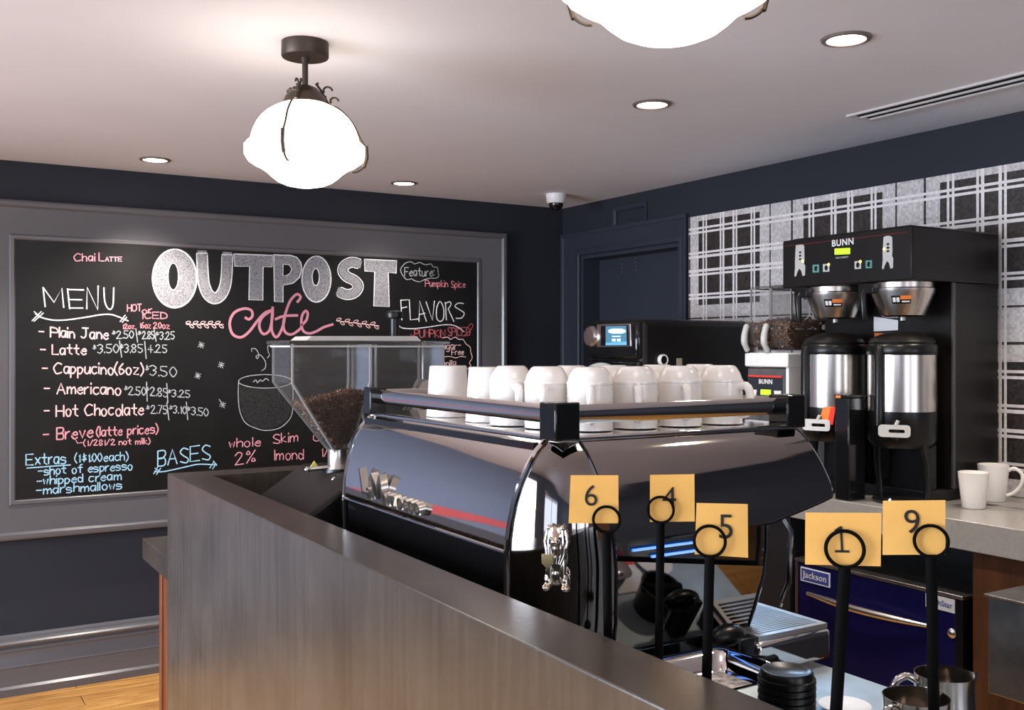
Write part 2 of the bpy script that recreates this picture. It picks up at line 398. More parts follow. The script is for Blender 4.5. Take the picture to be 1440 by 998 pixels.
LWIN = [(-0.7, 0.9), (1.65, 4.15)]; FWIN = [(-1.9, 0.1), (1.1, 2.7)]
wall_with_windows('wall_left', False, XL, .12, YF - .2, YB, LWIN, LW)
wall_with_windows('wall_front', True, YF, .12, XL - .2, XR + .4, FWIN, mat('tan_wood_wall', (0.45, 0.26, 0.13), 0.5))
wi = 0
for hz, pos, wins in ((False, XL, LWIN), (True, YF, FWIN)):
    for a, b_ in wins:
        wi += 1; f = MB()
        for (u0, u1, z0, z1) in ((a, b_, .35, .40), (a, b_, 2.20, 2.25), (a, a + .05, .40, 2.20), (b_ - .05, b_, .40, 2.20), ((a + b_) / 2 - .02, (a + b_) / 2 + .02, .40, 2.20)):
            if hz: f.box(u0, u1, pos - .09, pos - .03, z0, z1)
            else: f.box(pos - .09, pos - .03, u0, u1, z0, z1)
        struct(f.build('window_%d' % wi, M['whitep'], smooth=0))
# unseen red band, added on the back wall for red flashes in the chrome
RP = mat('red_reflection_paint', (0.55, 0.06, 0.06), 0.5)
struct(box('blue_reflection_panel', LW, XL, 0.12, YB - .012, YB - .0005, .16, ZC))  # unseen panel, added so the chrome mirrors blue-grey
struct(box('red_reflection_band', RP, XL, 0.10, YB - .03, YB - .0125, .88, 1.0))

def sweep_profile(prof, path_fn, n):
    """prof: (inset, height); path_fn(inset) gives n corner points; returns rows for a grid"""
    return [[path_fn(i, ins, h) for i in range(n)] for ins, h in prof]
# baseboard of the back wall, extruded profile (depth, height)
bp_ = [(0, 0), (.020, 0), (.026, .036), (.014, .046), (.014, .130), (.022, .133), (.016, .140), (.016, .205), (.026, .209), (.026, .217), (.017, .222),
       (.020, .228), (.034, .236), (.038, .246), (.028, .257), (.014, .262), (.012, .272), (.005, .282), (0, .282)]
struct(MB().prism([(YB - d, z) for d, z in bp_], XL, XR, 'YZ').build('baseboard_back', M['navy_trim'], smooth=50, base=(0, YB, 0)))
# door casing, jambs and slab
cas = MB(); prof = [(0, 0), (0, .024), (.018, .026), (.026, .020), (.100, .014), (.112, .020), (.135, .022), (.140, .016), (.140, 0)]
def cas_pt(i, ins, h):
    y0, y1, z1 = 3.985 + ins * .46, 5.150 - ins * 1.38, 2.300 - ins
    return [(XR - h, y0, 0), (XR - h, y0, z1), (XR - h, y1, z1), (XR - h, y1, 0)][i]
cas.grid(sweep_profile(prof, cas_pt, 4))
struct(cas.build('trim_2', M['door'], smooth=25, base=(XR, 4.5, 0)))
dj = MB(); dj.box(XR - .002, XR + .145, DY1 - .018, DY1, 0, DZ); dj.box(XR - .002, XR + .145, DY0, DY0 + .018, 0, DZ); dj.box(XR - .002, XR + .145, DY0 + .018, DY1 - .018, DZ - .018, DZ)
struct(dj.build('trim_3', M['door'], smooth=0))
door = struct(box('door_1', M['door'], XR + .12, XR + .16, DY0 + .018, DY1 - .018, 0.005, DZ - .02))
scr = MB()
for px, ys in ((874.5, (365, 371, 377, 383)), (894, (362.5, 368.5, 374, 380))):
    for y in ys:
        p = on(0, XR + .118, px, y); scr.lathe([(0.0035, -.002), (0.0035, .001), (0, .002)], (p.x, p.y, p.z), 8, 'X')
scr.build('screw', mat('copper_screw', (0.45, 0.25, 0.12), 0.4, 0.6), door)
# wall panel seam beside the vent
vent = thing('wall_vent', 'navy painted rectangular vent set in wall above the doorway', 'vent', (XR, 4.478, 2.3))
vf = MB(); vp = [(0, 0), (0, .010), (.012, .010), (.022, .002), (.024, -.008)]
def vent_pt(i, ins, h):
    y0, y1, z0, z1 = 4.325 + ins, 4.632 - ins, 2.292 + ins, 2.405 - ins
    return [(XR - h, y0, z0), (XR - h, y0, z1), (XR - h, y1, z1), (XR - h, y1, z0), (XR - h, y0, z0)][i]
vf.grid(sweep_profile(vp, vent_pt, 5)); vf.build('vent_frame', M['door'], vent, smooth=20)
# plaid tile panel
tag(box('tile_panel', M['plaid'], XR - .012, XR - .0005, 0.9, 3.974, 1.04, 2.279),
    'black, grey and white plaid mosaic tile panel behind the coffee brewer', 'tile panel')

# ceiling fittings
slot = thing('slot_diffuser', 'long white linear air slot with two black gaps in the ceiling', 'air vent', (3.065, 1.8, ZC))
sl = MB()
for xa, xb in ((2.990, 3.002), (3.050, 3.060), (3.104, 3.144)): sl.box(xa, xb, .6, 2.53, ZC - .008, ZC - .0005)
sl.box(2.990, 3.144, 2.53, 2.545, ZC - .008, ZC - .0005)
sl.build('flange', mat('white_metal', (0.62, 0.58, 0.58), 0.4), slot, smooth=0)
box('throat', M['matte'], 3.004, 3.132, .6, 2.53, ZC - .002, ZC - .0005, slot)
scam = thing('security_camera', 'small white ceiling dome camera in the corner of the room', 'camera', (3.132, 4.694, ZC))
MB().lathe([(0, ZC), (.058, ZC), (.058, ZC - .012), (.052, ZC - .046), (.046, ZC - .052), (0, ZC - .052)], (3.132, 4.694, 0), 32).build('housing', M['whitep'], scam)
MB().lathe([(.040, ZC - .050), (.040, ZC - .062), (.034, ZC - .078), (.020, ZC - .090), (0, ZC - .094)], (3.132, 4.694, 0), 24).build('dome', M['gloss'], scam)
def downlight(x, y, label, k=1.0):
    t = thing('recessed_downlight', label, 'ceiling light', (x, y, ZC), 'recessed downlights')
    MB().lathe([(.052, ZC - .001), (.054, ZC - .007), (.066, ZC - .006), (.070, ZC - .0005)], (x, y, 0), 40).build('trim_ring', mat('grey_brown_ring', (0.16, 0.13, 0.12), 0.4), t)
    MB().lathe([(0, ZC - .0045), (.040, ZC - .0045), (.054, ZC - .003)], (x, y, 0), 40).build('lens', M['lens'], t)
    s = spot_light('downlight_beam', (x, y, ZC - .02), DOWN_W * k, (1.0, 0.90, 0.80)); s.parent = None
    return t
for x, y, lb, k in ((.983, 4.781, 'round recessed ceiling light left of the hanging globe lamp, above the chalkboard', 3.2),
                 (2.236, 4.784, 'round recessed ceiling light above the right end of the chalkboard', 1.0),
                 (2.267, 2.785, 'round recessed ceiling light nearest the middle of the ceiling', 1.7),
                 (2.253, 1.916, 'largest and nearest round recessed ceiling light, beside the air slot', 1.2)):
    downlight(x, y, lb, k)
spot_light('downlight_beam', (2.26, 1.05, ZC - .02), DOWN_W * 1.3, (1.0, 0.86, 0.70))
spot_light('downlight_beam', (3.05, 1.75, ZC - .02), DOWN_W * 1.0, (1.0, 0.86, 0.66), 90)

# ------------------------------------------------------------------ pendant lamps
def pendant(x, y, label):
    t = thing('pendant_lamp', label, 'lamp', (x, y, ZC), 'schoolhouse pendant lamps')
    c = (x, y, 0); S = .002016
    Z = lambda py: 1.6 + (490 - py) * S
    MB().lathe([(0, ZC), (.066, ZC), (.0665, 2.428), (.064, 2.424), (.012, 2.424), (.0105, 2.408), (0, 2.408)], c, 40).build('canopy', M['bronze'], t)
    MB().lathe([(0, 2.43), (.0085, 2.43), (.0085, 2.342), (0, 2.342)], c, 16).build('stem', M['bronze'], t)
    MB().lathe([(0, 2.346), (.016, 2.345), (.034, 2.337), (.040, 2.330), (.044, 2.327), (.056, 2.312), (.062, 2.294), (.063, 2.288), (.057, 2.288), (0, 2.30)], c, 40).build('fitter', M['bronze'], t)
    gp = [(.050, Z(144)), (.060, Z(146.5)), (.072, Z(149)), (.090, Z(153.5)), (.107, Z(159)), (.122, Z(166)), (.134, Z(174)), (.143, Z(183)), (.149, Z(192)), (.152, Z(199)), (.158, Z(202)), (.1665, Z(206)), (.167, Z(213)), (.1655, Z(221)),
          (.158, Z(227)), (.143, Z(232.5)), (.124, Z(237)), (.107, Z(243)), (.093, Z(249.5)), (.077, Z(255.5)), (.056, Z(260)), (.028, Z(263)), (0, Z(263.5))]
    MB().lathe(gp, c, 96, mod=lambda a, i: 1 + (.012 * math.cos(24 * a) if 10 <= i <= 14 else 0)).build('glass_shade', M['globe'], t)
    for k in range(3):
        a = math.radians(-121 - 8 + 120 * k); u = Vector((math.cos(a), math.sin(a), 0)); w = Vector((-u.y, u.x, 0))
        P = lambda r, z: Vector((x, y, z)) + u * r
        pts = [P(.030, 2.354), P(.046, 2.334), P(.068, 2.298), P(.092, Z(148)), P(.118, Z(158)), P(.140, Z(171)), P(.157, Z(188)), P(.174, Z(202)), P(.176, Z(216)), P(.168, Z(229)), P(.150, Z(236)), P(.134, Z(238))]
        b = MB().tube([tuple(p) for p in catmull([tuple(p) for p in pts], 3)], .0033, 6)
        b.tube([tuple(P(.176, Z(199)) ), tuple(P(.178, Z(216))), tuple(P(.169, Z(230)))], .0055, 6)
        for r0, z0, rr_ in ((.052, 2.336, .013), (.072, 2.308, .012)):
            b.tube([tuple(P(r0 + rr_ * (1 - math.cos(q)), z0 + rr_ * math.sin(q) * .9)) for q in [i_ * .45 - .6 for i_ in range(9)]], .0032, 6)
        b.ell(tuple(P(.035, 2.354)), (.004,) * 3, 8, 6); b.ell(tuple(P(.057, 2.318)), (.0045,) * 3, 8, 6)
        b.build('strap', M['bronze'], t)
    return t
pl = pendant(.972, 2.737, 'opal glass schoolhouse lamp on bronze stem, hanging left over the bar')
dup(pl, (.972, 1.156, ZC), label='opal glass schoolhouse lamp at the top edge, only its globe bottom in view')
# ================================================================== CHALKBOARD
BX0, BX1, BZ0, BZ1 = .443, 2.869, .906, 2.100
cb = thing('menu_chalkboard', 'large black chalkboard cafe menu in a wide slate grey frame', 'chalkboard', ((BX0 + BX1) / 2, YB, .72))
box('slate', M['slate'], BX0 - .01, BX1 + .01, YB - .016, YB - .002, BZ0 - .01, BZ1 + .01, cb)
fp = [(0, 0), (0, .050), (.010, .056), (.026, .056), (.034, .047), (.036, .043), (.160, .014), (.166, .022), (.180, .022), (.186, .016), (.191, .008)]
def fr_pt(i, ins, h):
    x0, x1, z0, z1 = .252 + ins, 3.060 - ins, .724 + ins * .955, 2.281 - ins * .955
    return [(x0, YB - h, z0), (x1, YB - h, z0), (x1, YB - h, z1), (x0, YB - h, z1), (x0, YB - h, z0)][i]
MB().grid(sweep_profile(fp, fr_pt, 5)).build('frame', M['navy_trim'], cb, smooth=25)
YS = YB - .0166
_lay = [0]
def bpt(px, py): return on(1, YS, px, py)
class Chalk:
    def __init__(s): s.b = MB()
    def stroke(s, pts, w):
        """pts in photograph pixels, w in pixels: a flat chalk ribbon on the slate"""
        q = [bpt(*p) for p in pts]; hw = w * .5 * .0031
        if len(q) < 2: q = [q[0] - Vector((.002, 0, 0)), q[0] + Vector((.002, 0, 0))]
        d = []
        for p in q:
            if not d or (p - d[-1]).length > 1e-4: d.append(p)
        if len(d) < 2: return s
        q = d; L = []; R = []
        e0 = (q[0] - q[1]).normalized() * hw * .6; e1 = (q[-1] - q[-2]).normalized() * hw * .6
        q[0] = q[0] + e0; q[-1] = q[-1] + e1
        _lay[0] = (_lay[0] + 1) % 12; y = YS - _lay[0] * .00004
        for i, p in enumerate(q):
            t = q[min(i + 1, len(q) - 1)] - q[max(i - 1, 0)]; t = Vector((t.x, 0, t.z)).normalized(); nn = Vector((-t.z, 0, t.x))
            a = p + nn * hw; b = p - nn * hw; L.append((a.x, y, a.z)); R.append((b.x, y, b.z))
        k = len(L); s.b.add(L + R, [(i, i + 1, k + i + 1, k + i) for i in range(k - 1)]); return s
    def poly(s, pts, dy=0):
        s.b.add([tuple(bpt(*p) + Vector((0, dy, 0))) for p in pts], [tuple(range(len(pts)))]); return s
    def ring(s, outer, inner, dy=0):
        n = len(outer); vs = [tuple(bpt(*p) + Vector((0, dy, 0))) for p in outer + inner]
        s.b.add(vs, [(i, (i + 1) % n, n + (i + 1) % n, n + i) for i in range(n)]); return s
    def text(s, t, x0, y0, x1, y1, h, w=1.7):
        adv = 0; items = []
        for ch in t:
            if ch == ' ': adv += 4; continue
            g = GL.get(ch)
            if g is None: continue
            st = []
            wid = 0
            for part in g.split(';'):
                sm = part.startswith('~'); pp = [(int(p[0]), DG[p[1]]) for p in part.lstrip('~').split()]
                wid = max(wid, max(p[0] for p in pp)); st.append((sm, pp))
            items.append((adv, st)); adv += wid + (1.6 if ch not in '.,' else 1.3)
        adv -= 1.6
        for a, st in items:
            jx, jy = random.uniform(-.25, .25), random.uniform(-.35, .35)
            for sm, pp in st:
                pp = [(a + p[0] + jx, p[1] + jy) for p in pp]
                if sm: pp = catmull(pp, 5)
                s.stroke([(x0 + (x1 - x0) * u / adv, y0 + (y1 - y0) * u / adv - v * h / 8) for u, v in pp], w)
        return s
    def build(s, name, m): return s.b.build(name, m, cb, smooth=0)
DG = {str(i): i for i in range(10)}; DG.update(a=-1, b=-2, c=-3)
GL = {'A': '00 38 60;13 53', 'B': '00 08;~08 48 56 34 04;~04 44 52 40 00', 'C': '~67 38 05 03 20 61', 'D': '00 08;~08 47 64 51 00', 'E': '60 00 08 68;04 54',
      'F': '00 08 58;04 44', 'H': '00 08;60 68;04 64', 'I': '00 08', 'J': '~48 42 20 01;18 68', 'K': '00 08;58 04 60', 'L': '08 00 50', 'M': '00 08 34 68 60',
      'N': '00 08 60 68', 'O': '~38 06 02 30 62 66 38', 'P': '00 08;~08 57 64 04', 'R': '00 08;~08 57 64 04;24 60', 'S': '~57 28 06 24 52 40 01', 'T': '08 68;38 30',
      'U': '~08 02 30 62 68', 'V': '08 30 68', 'X': '00 68;08 60',
      'a': '~45 15 02 20 43;45 40', 'b': '08 00;~03 35 43 30 00', 'c': '~45 15 02 20 41', 'd': '~43 15 02 20 42;48 40', 'e': '~03 43 35 14 02 20 41', 'f': '~48 27 25 20;05 45',
      'g': '~45 15 02 20 43;~45 4a 2c 0b', 'h': '08 00;~03 25 44 40', 'i': '05 00;07 08', 'k': '08 00;35 02 40', 'l': '08 00', 'm': '05 00;~03 25 33 30;~33 55 63 60',
      'n': '05 00;~03 25 43 40', 'o': '~25 03 10 30 43 25', 'p': '05 0c;~04 25 43 20 01', 'r': '05 00;~03 25 35', 's': '~44 15 03 42 30 00', 't': '28 21 40;05 45',
      'u': '~05 01 20 43;45 40', 'v': '05 20 45', 'w': '05 10 24 30 45', 'x': '05 40;00 45', 'y': '05 22;45 0c', 'z': '05 45 00 40',
      '0': '~28 05 03 20 43 45 28', '1': '16 28 20', '2': '~06 28 46 00;00 50', '3': '~07 28 46 24;~24 43 20 01', '4': '30 38 03 53', '5': '48 08 05;~05 34 42 20 01',
      '6': '~38 04 10 42 24 03', '7': '08 48 10', '8': '~24 06 28 46 24 02 20 42 24', '9': '~45 24 06 28 46 45 40',
      '$': '~46 15 34 42 02;28 20', '/': '00 48', '%': '00 58;~18 06 26 18;~43 31 51 43', '(': '~29 05 02 2a', ')': '~09 25 22 0a', '.': '00 01', '-': '04 44', '|': '0a 09',
      '&': '~24 06 28 46 24 02 20 42 24', ':': '01 02;05 06', '~': '~04 25 43 64'}
def ellp(cx, cy, rx, ry, n=40): return [(cx + rx * math.sin(2 * PI * i / n), cy - ry * math.cos(2 * PI * i / n)) for i in range(n)]
# --- big title
fill = Chalk(); edge = Chalk()
o1, i1 = ellp(245.7, 391.4, 31, 41), ellp(243.6, 388.6, 7.5, 19); fill.ring(o1, i1); edge.stroke(o1 + o1[:1], 2.4); edge.stroke(i1 + i1[:1], 1.6)
o2, i2 = ellp(445, 392.3, 20.4, 32.3), ellp(444, 389.4, 5, 12); fill.ring(o2, i2); edge.stroke(o2 + o2[:1], 2); edge.stroke(i2 + i2[:1], 1.5)
uc = [(284, 356), (285, 380), (287, 400), (293, 414), (302, 419.5), (311, 414), (317, 400), (319, 380), (319.5, 358)]
ur = catmull(uc, 4); fill.stroke(ur, 15)
def outline(c, w, ww=1.8):
    q = catmull(c, 4); L = []; R = []
    for i, p in enumerate(q):
        a = q[max(i - 1, 0)]; b = q[min(i + 1, len(q) - 1)]; dx, dy = b[0] - a[0], b[1] - a[1]; k = math.hypot(dx, dy) or 1
        L.append((p[0] - dy / k * w / 2, p[1] + dx / k * w / 2)); R.append((p[0] + dy / k * w / 2, p[1] - dx / k * w / 2))
    edge.stroke(L + R[::-1] + L[:1], ww)
outline(uc, 15)
for tp in ([(329, 357), (383.5, 359), (382.5, 375), (370, 375), (369.5, 422), (350, 421.5), (351, 374.5), (330, 374)],
           [(512.4, 364.5), (558, 366.5), (557, 384), (546, 383), (547.5, 431), (525.5, 430), (527, 382), (513, 381)]):
    fill.poly([tp[0], tp[1], tp[2], tp[7]]); fill.poly([tp[6], tp[3], tp[4], tp[5]], -.00002); edge.stroke(tp + tp[:1], 1.8)
fill.poly([(385, 358), (398.5, 358.6), (398, 424.5), (386, 424)])
po = [(398, 358.8), (408, 358.8), (417, 361.5), (423, 369), (424.5, 378), (421, 390), (412, 398), (398, 401)]
pi_ = [(398, 371.5), (402, 371.5), (406, 372), (409, 375), (410, 379), (408, 384), (404, 387), (398, 388)]
for i in range(7): fill.poly([po[i], po[i + 1], pi_[i + 1], pi_[i]])
edge.stroke([(385, 358)] + po + [(398, 424.5), (386, 424), (385, 358)], 1.8); edge.stroke(pi_ + [(398, 371.5)], 1.4)
sc_ = [(505, 371), (495, 368.5), (485, 373), (482, 381), (488, 389), (498, 394), (504, 402), (499, 411), (488, 414), (477, 410)]
fill.stroke(catmull(sc_, 4), 14); outline(sc_, 14)
fill.build('title_fill', M['ch_fill']); edge.build('title_outline', M['ch_white'])
# --- script word under the title
def C4(pts): return [(300 + x * .18056, 400 + y * .18056) for x, y in pts]
cf = Chalk()
for s_ in ([(250, 258), (280, 270), (305, 240), (292, 198), (232, 188), (160, 222), (127, 300), (150, 385), (215, 410), (280, 365), (345, 280), (400, 222), (452, 200)],
           [(455, 200), (385, 250), (358, 310), (370, 365), (400, 385), (440, 350), (460, 250), (462, 178)],
           [(462, 178), (455, 280), (456, 360), (487, 410), (520, 375), (548, 300), (563, 220), (600, 125), (650, 75), (680, 98), (655, 135)],
           [(485, 270), (550, 245), (655, 240)], [(560, 225), (545, 310), (560, 370), (610, 388), (670, 350), (690, 322)],
           [(690, 315), (725, 275), (735, 225), (718, 205), (692, 240), (685, 305), (702, 362), (745, 380), (800, 365), (860, 332), (930, 310)]):
    cf.stroke(catmull(C4(s_), 5), 4.4)
def sprig(x0, y0, x1, y1, n):
    b = Chalk(); b.b = sp_.b
    b.stroke([(x0, y0), (x1, y1)], 1.1)
    for k in range(n):
        t = (k + .5) / n; x = x0 + (x1 - x0) * t; y = y0 + (y1 - y0) * t
        for sg in (-1, 1):
            l = ellp(x + 2.5 * sg, y + 2.8 * sg, 3.4, 1.6, 12); a = math.radians(25 * sg + 8)
            cx_, cy_ = x + 2.5 * sg, y + 2.8 * sg
            l = [(cx_ + (p[0] - cx_) * math.cos(a) - (p[1] - cy_) * math.sin(a), cy_ + (p[0] - cx_) * math.sin(a) + (p[1] - cy_) * math.cos(a)) for p in l]
            b.stroke(l + l[:1], 1.1)

cf.build('script_lettering', mat('rose_chalk', (0.60, 0.24, 0.32), 0.9)); 
for a in ((262, 456, 314, 456, 5), (473, 451, 533, 458, 5)): sp_ = Chalk(); sprig(*a); sp_.build('sprig_drawing', M['ch_pale'])
# --- headings in white
hd = Chalk()
for s_ in ([(60.5, 404), (63.5, 431)], [(60.5, 404), (76, 425), (87, 405), (89.5, 432)], [(95, 406), (98, 434)], [(95, 407), (117.5, 407.5)], [(98, 421), (115, 421.5)], [(98, 433), (116.5, 433)],
           [(122, 434), (122.5, 404), (137.5, 435.5), (138, 402)]): hd.stroke(s_, 2)
hd.stroke(catmull([(146, 404.5), (147, 421), (150, 431), (155, 435), (159, 428), (160, 404.5)], 4), 2)
hd.stroke(catmull([(50, 441), (58, 446), (75, 450), (95, 449.5), (120, 446), (145, 442), (160, 443), (180, 451)], 5), 2)
for s_ in ([(45, 451), (58, 438)], [(48, 451.5), (61, 440)], [(48, 438), (57, 446)], [(169, 452), (176, 443)], [(172, 453), (178, 446)]): hd.stroke(s_, 1.6)
hd.build('menu_heading', M['ch_white']); hd = Chalk()
def C1(pts): return [(550 + x * .10023, 355 + y * .10023) for x, y in pts]
for s_ in ([(150, 945), (135, 665)], [(135, 668), (255, 662), (270, 945), (380, 930)], [(140, 780), (220, 762)], [(390, 965), (400, 680), (495, 965)], [(395, 870), (475, 850)],
           [(490, 690), (580, 950), (608, 680)], [(775, 945), (762, 700)], [(800, 790), (880, 965)]): hd.stroke(C1(s_), 1.9)
hd.stroke(catmull(C1([(685, 685), (640, 780), (640, 920), (690, 965), (735, 920), (735, 780), (685, 685)]), 4), 1.9)
hd.stroke(catmull(C1([(755, 715), (820, 690), (840, 730), (800, 790)]), 4), 1.9)
hd.stroke(catmull(C1([(1015, 715), (940, 710), (895, 755), (960, 800), (1025, 850), (990, 915), (910, 922)]), 5), 1.9)
hd.stroke(catmull([(561, 458), (566, 461), (580, 462), (600, 460), (625, 456.5), (640, 458), (652, 466)], 5), 1.7)
hd.build('flavors_heading', M['ch_white'])
# --- drinks in pale pink: one part per line
def line(name, m, *texts):
    c = Chalk()
    for t in texts: c.text(*t)
    return c.build(name, m)
for t, x0, y0, x1, y1, h in (('- Plain Jane', 55, 472.5, 152, 477, 14), ('- Latte', 56.5, 497.5, 121, 498.5, 13.5), ('- Cappucino(6oz)', 59.5, 524.5, 201, 526.5, 15), ('- Americano', 62, 553.5, 170, 554.5, 15),
                             ('- Hot Chocolate', 62.5, 585.5, 202, 583, 15.5)): line('menu_line', M['ch_pale'], (t, x0, y0, x1, y1, h, 2.1))
line('menu_line', M['ch_pink'], ('- Breve', 61, 619, 130, 615, 16, 2.1), ('(latte prices)', 136, 613, 222, 609, 12.5, 1.9))
nt_ = Chalk(); nt_.text('(1/2&1/2 not milk)', 118, 626.5, 211, 624, 8, 1.5); nt_.stroke([(107, 619), (109, 623), (116, 622)], 1.3); nt_.build('milk_note', M['ch_pink'])
ct_ = Chalk(); ct_.text('Chai', 104.5, 366.5, 133, 367, 10.5, 1.5); ct_.text('L', 139, 367, 145.5, 367.5, 11, 1.5); ct_.text('ATTE', 148, 367, 171, 367.5, 6, 1.4); ct_.build('chai_note', M['ch_pink'])
for a in (('whole', 322, 629, 366, 627, 12, 1.7), ('2%', 331, 654, 359, 650, 17, 1.7), ('Skim', 384, 624, 419, 619.5, 13, 1.7), ('lmond', 386, 647, 427, 645, 14, 1.6), ('1/2', 451, 642, 470, 642, 12, 1.6)): line('milk_choice', M['ch_pink'], a)
oc_ = Chalk(); oc_.stroke(catmull([(441, 612), (441, 618), (446, 620), (452, 616)], 4), 1.6); oc_.build('milk_choice', M['ch_pink'])
CORAL = mat('coral_chalk', (0.72, 0.25, 0.29), 0.9)
line('temperature_note', CORAL, ('HOT', 179, 437.5, 199, 437, 9.5, 1.6), ('or', 200, 441, 214, 440, 9, 1.5), ('ICED', 201, 448, 235, 448, 9, 1.6))
line('size_row', CORAL, ('12oz', 172, 462, 189, 462, 7, 1.5), ('16oz', 196, 461, 212, 461.5, 8, 1.4), ('20oz', 216, 461, 238, 462, 8, 1.5))
line('feature_line', CORAL, ('Pumpkin Spice', 598, 402.5, 654, 404.5, 9, 1.5))
r2 = Chalk(); r2.text('PUMPKIN', 583, 474, 626, 474.5, 11, 1.3); r2.text('SPICED', 630, 472, 661, 472, 12, 1.3); r2.stroke(catmull([(658, 460), (662, 455), (665, 458), (660, 466), (652, 472)], 4), 1.2)
r2.stroke([(577, 474), (578, 470)], 1.3); r2.stroke([(580.5, 474), (581, 471)], 1.3)
r2.build('flavour_lettering', M['ch_red'])
sf = Chalk(); sf.text('Sugar-', 616, 491.5, 648, 490, 9, 1.3); sf.text('Free', 635, 499, 652, 498, 7.5, 1.3); sf.stroke(catmull([(623, 502), (632, 501), (641, 503), (648, 501), (655, 502)], 4), 1.3)
sf.text('vanilla', 617, 515, 641, 513, 7, 1.2)
sf.stroke(catmull([(622, 475), (630, 474), (633, 477), (640, 474), (645, 477), (651, 477), (655, 483), (661, 488), (662, 495), (664, 503), (660, 510), (662, 514), (655, 520), (646, 523)], 4), 1.4)
sf.build('sugar_free_note', M['ch_pale'])
# --- prices in grey white, one part per row
def prices(items, bars):
    c = Chalk()
    for cur, t, x0, y0, x1, y1, h in items:
        c.text(t, x0, y0, x1, y1, h, 1.5)
        if cur: c.text('$', x0 - 6.5, y0 - h * .5, x0 - 2, y0 - h * .5, h * .55, 1.2)
    for a in bars: c.stroke([a[:2], a[2:]], 1.5)
    c.build('price_row', M['ch_grey'])
prices([(1, '2.50', 164, 475.5, 188, 475, 10.5), (1, '2.85', 200, 476, 217, 476, 10.5), (1, '3.25', 225, 477, 245, 477, 10.5)], [(191, 462, 193.5, 481), (216.5, 462, 219.5, 480)])
prices([(1, '3.50', 137, 497, 167, 495.5, 12), (1, '3.85', 175, 495.5, 200, 496, 11.5), (0, '4.25', 208, 495.5, 234, 496, 11)], [(168, 479, 171, 502), (203.5, 480, 205.5, 504)])
prices([(1, '3.50', 211, 528, 248, 530, 14)], [])
prices([(1, '2.50', 181, 554.5, 205, 555.5, 11.5), (1, '2.85', 211, 556, 235, 558, 12), (1, '3.25', 242, 558, 267, 559, 10)], [(206, 537, 207, 564), (234.5, 539, 236, 566)])
prices([(1, '2.75', 212, 581.5, 235, 581.5, 11.5), (1, '3.10', 244, 581, 262, 581.5, 10.5), (1, '3.50', 269, 583, 293, 585, 11)], [(234.5, 566, 237.5, 590), (262, 565, 264, 590)])
for cx_, cy_ in ((283, 485), (311, 513), (278, 528), (313, 569)):
    c = Chalk()
    for k in range(4):
        a = PI * k / 4 + .3; r = 5 if k % 2 else 4; c.stroke([(cx_ - r * math.cos(a), cy_ - r * math.sin(a)), (cx_ + r * math.cos(a), cy_ + r * math.sin(a))], 1)
    if cy_ == 569: c.stroke([(308, 561), (313, 569)], 1.1)
    c.build('snowflake_drawing', M['ch_grey'])
ft_ = Chalk(); ft_.text('Feature:', 569, 388, 610, 388, 11.5, 1.5)
cl = catmull([(565, 385), (563.5, 378), (570, 370), (578, 368), (583, 371), (590, 369), (598, 372), (606, 371), (609, 375), (615, 376), (616, 383), (617, 388), (613, 391), (605, 391), (597, 393), (590, 396), (582, 394), (579, 392), (572, 393), (568, 389), (565, 385)], 4)
ft_.stroke(cl, 1.4); ft_.build('feature_cloud', M['ch_grey'])
# --- light blue
ex_ = Chalk(); ex_.text('Extras', 37, 653.5, 92, 651, 15, 1.8); ex_.stroke([(38, 658), (70, 655.5), (99, 653.5)], 1.7); ex_.text('(1$1.00each)', 105, 650, 180, 647, 11.5, 1.6); ex_.build('extras_heading', M['ch_blue'])
for a in (('-shot of espresso', 54, 668, 186, 660, 11.5, 1.7), ('-whipped cream', 52, 682, 170, 674, 11.5, 1.7), ('-marshmallows', 51, 695, 171, 687, 11.5, 1.7)): line('extras_line', M['ch_blue'], a)
bl = Chalk(); bl.text('BASES', 222, 655, 295, 645.5, 21, 2); bl.stroke(catmull([(219, 663), (228, 663), (240, 661), (262, 656), (280, 652.5), (303, 653.5)], 5), 1.9)
for s_ in ([(216, 666), (222, 656)], [(220, 667), (226, 658)], [(218, 658), (224, 662)], [(295, 658), (301, 649)], [(299, 659), (304, 652)], [(300, 648), (305, 654)]): bl.stroke(s_, 1.5)
bl.build('bases_heading', M['ch_blue'])
# --- drawing of a cup with steam, and rubbed-out patches
cu_ = Chalk(); cupo = catmull([(335.5, 536), (335, 555), (337, 577), (345, 594), (360, 602), (374, 605), (392, 602), (405, 592), (411, 580), (412, 560), (412, 537)], 5)
cu_.stroke(cupo, 1.3); e_ = ellp(373, 536, 37.5, 9.5, 36); cu_.stroke(e_ + e_[:1], 1.2)
cu_.stroke(catmull([(356, 537), (360, 534), (362, 538), (366, 534), (369, 536), (374, 532), (378, 535)], 4), 1.3)
cu_.stroke(catmull([(354, 494), (354, 490), (360, 491), (364, 499), (362, 504), (360, 501), (366, 499), (373, 508), (373, 517), (368, 521)], 5), 1.2)
cu_.stroke(catmull([(384, 486), (377, 486), (377, 494), (379, 499), (376, 503)], 5), 1.2)
cu_.build('cup_drawing', M['ch_grey'])
fa = Chalk(); fa.poly([(337, 543), (355, 546), (373, 546.5), (392, 546), (410, 543), (410.5, 575), (404, 590), (390, 600), (374, 603), (358, 600), (346, 591), (338, 575)], .0003)
fa.build('cup_shading', M['ch_faint'])
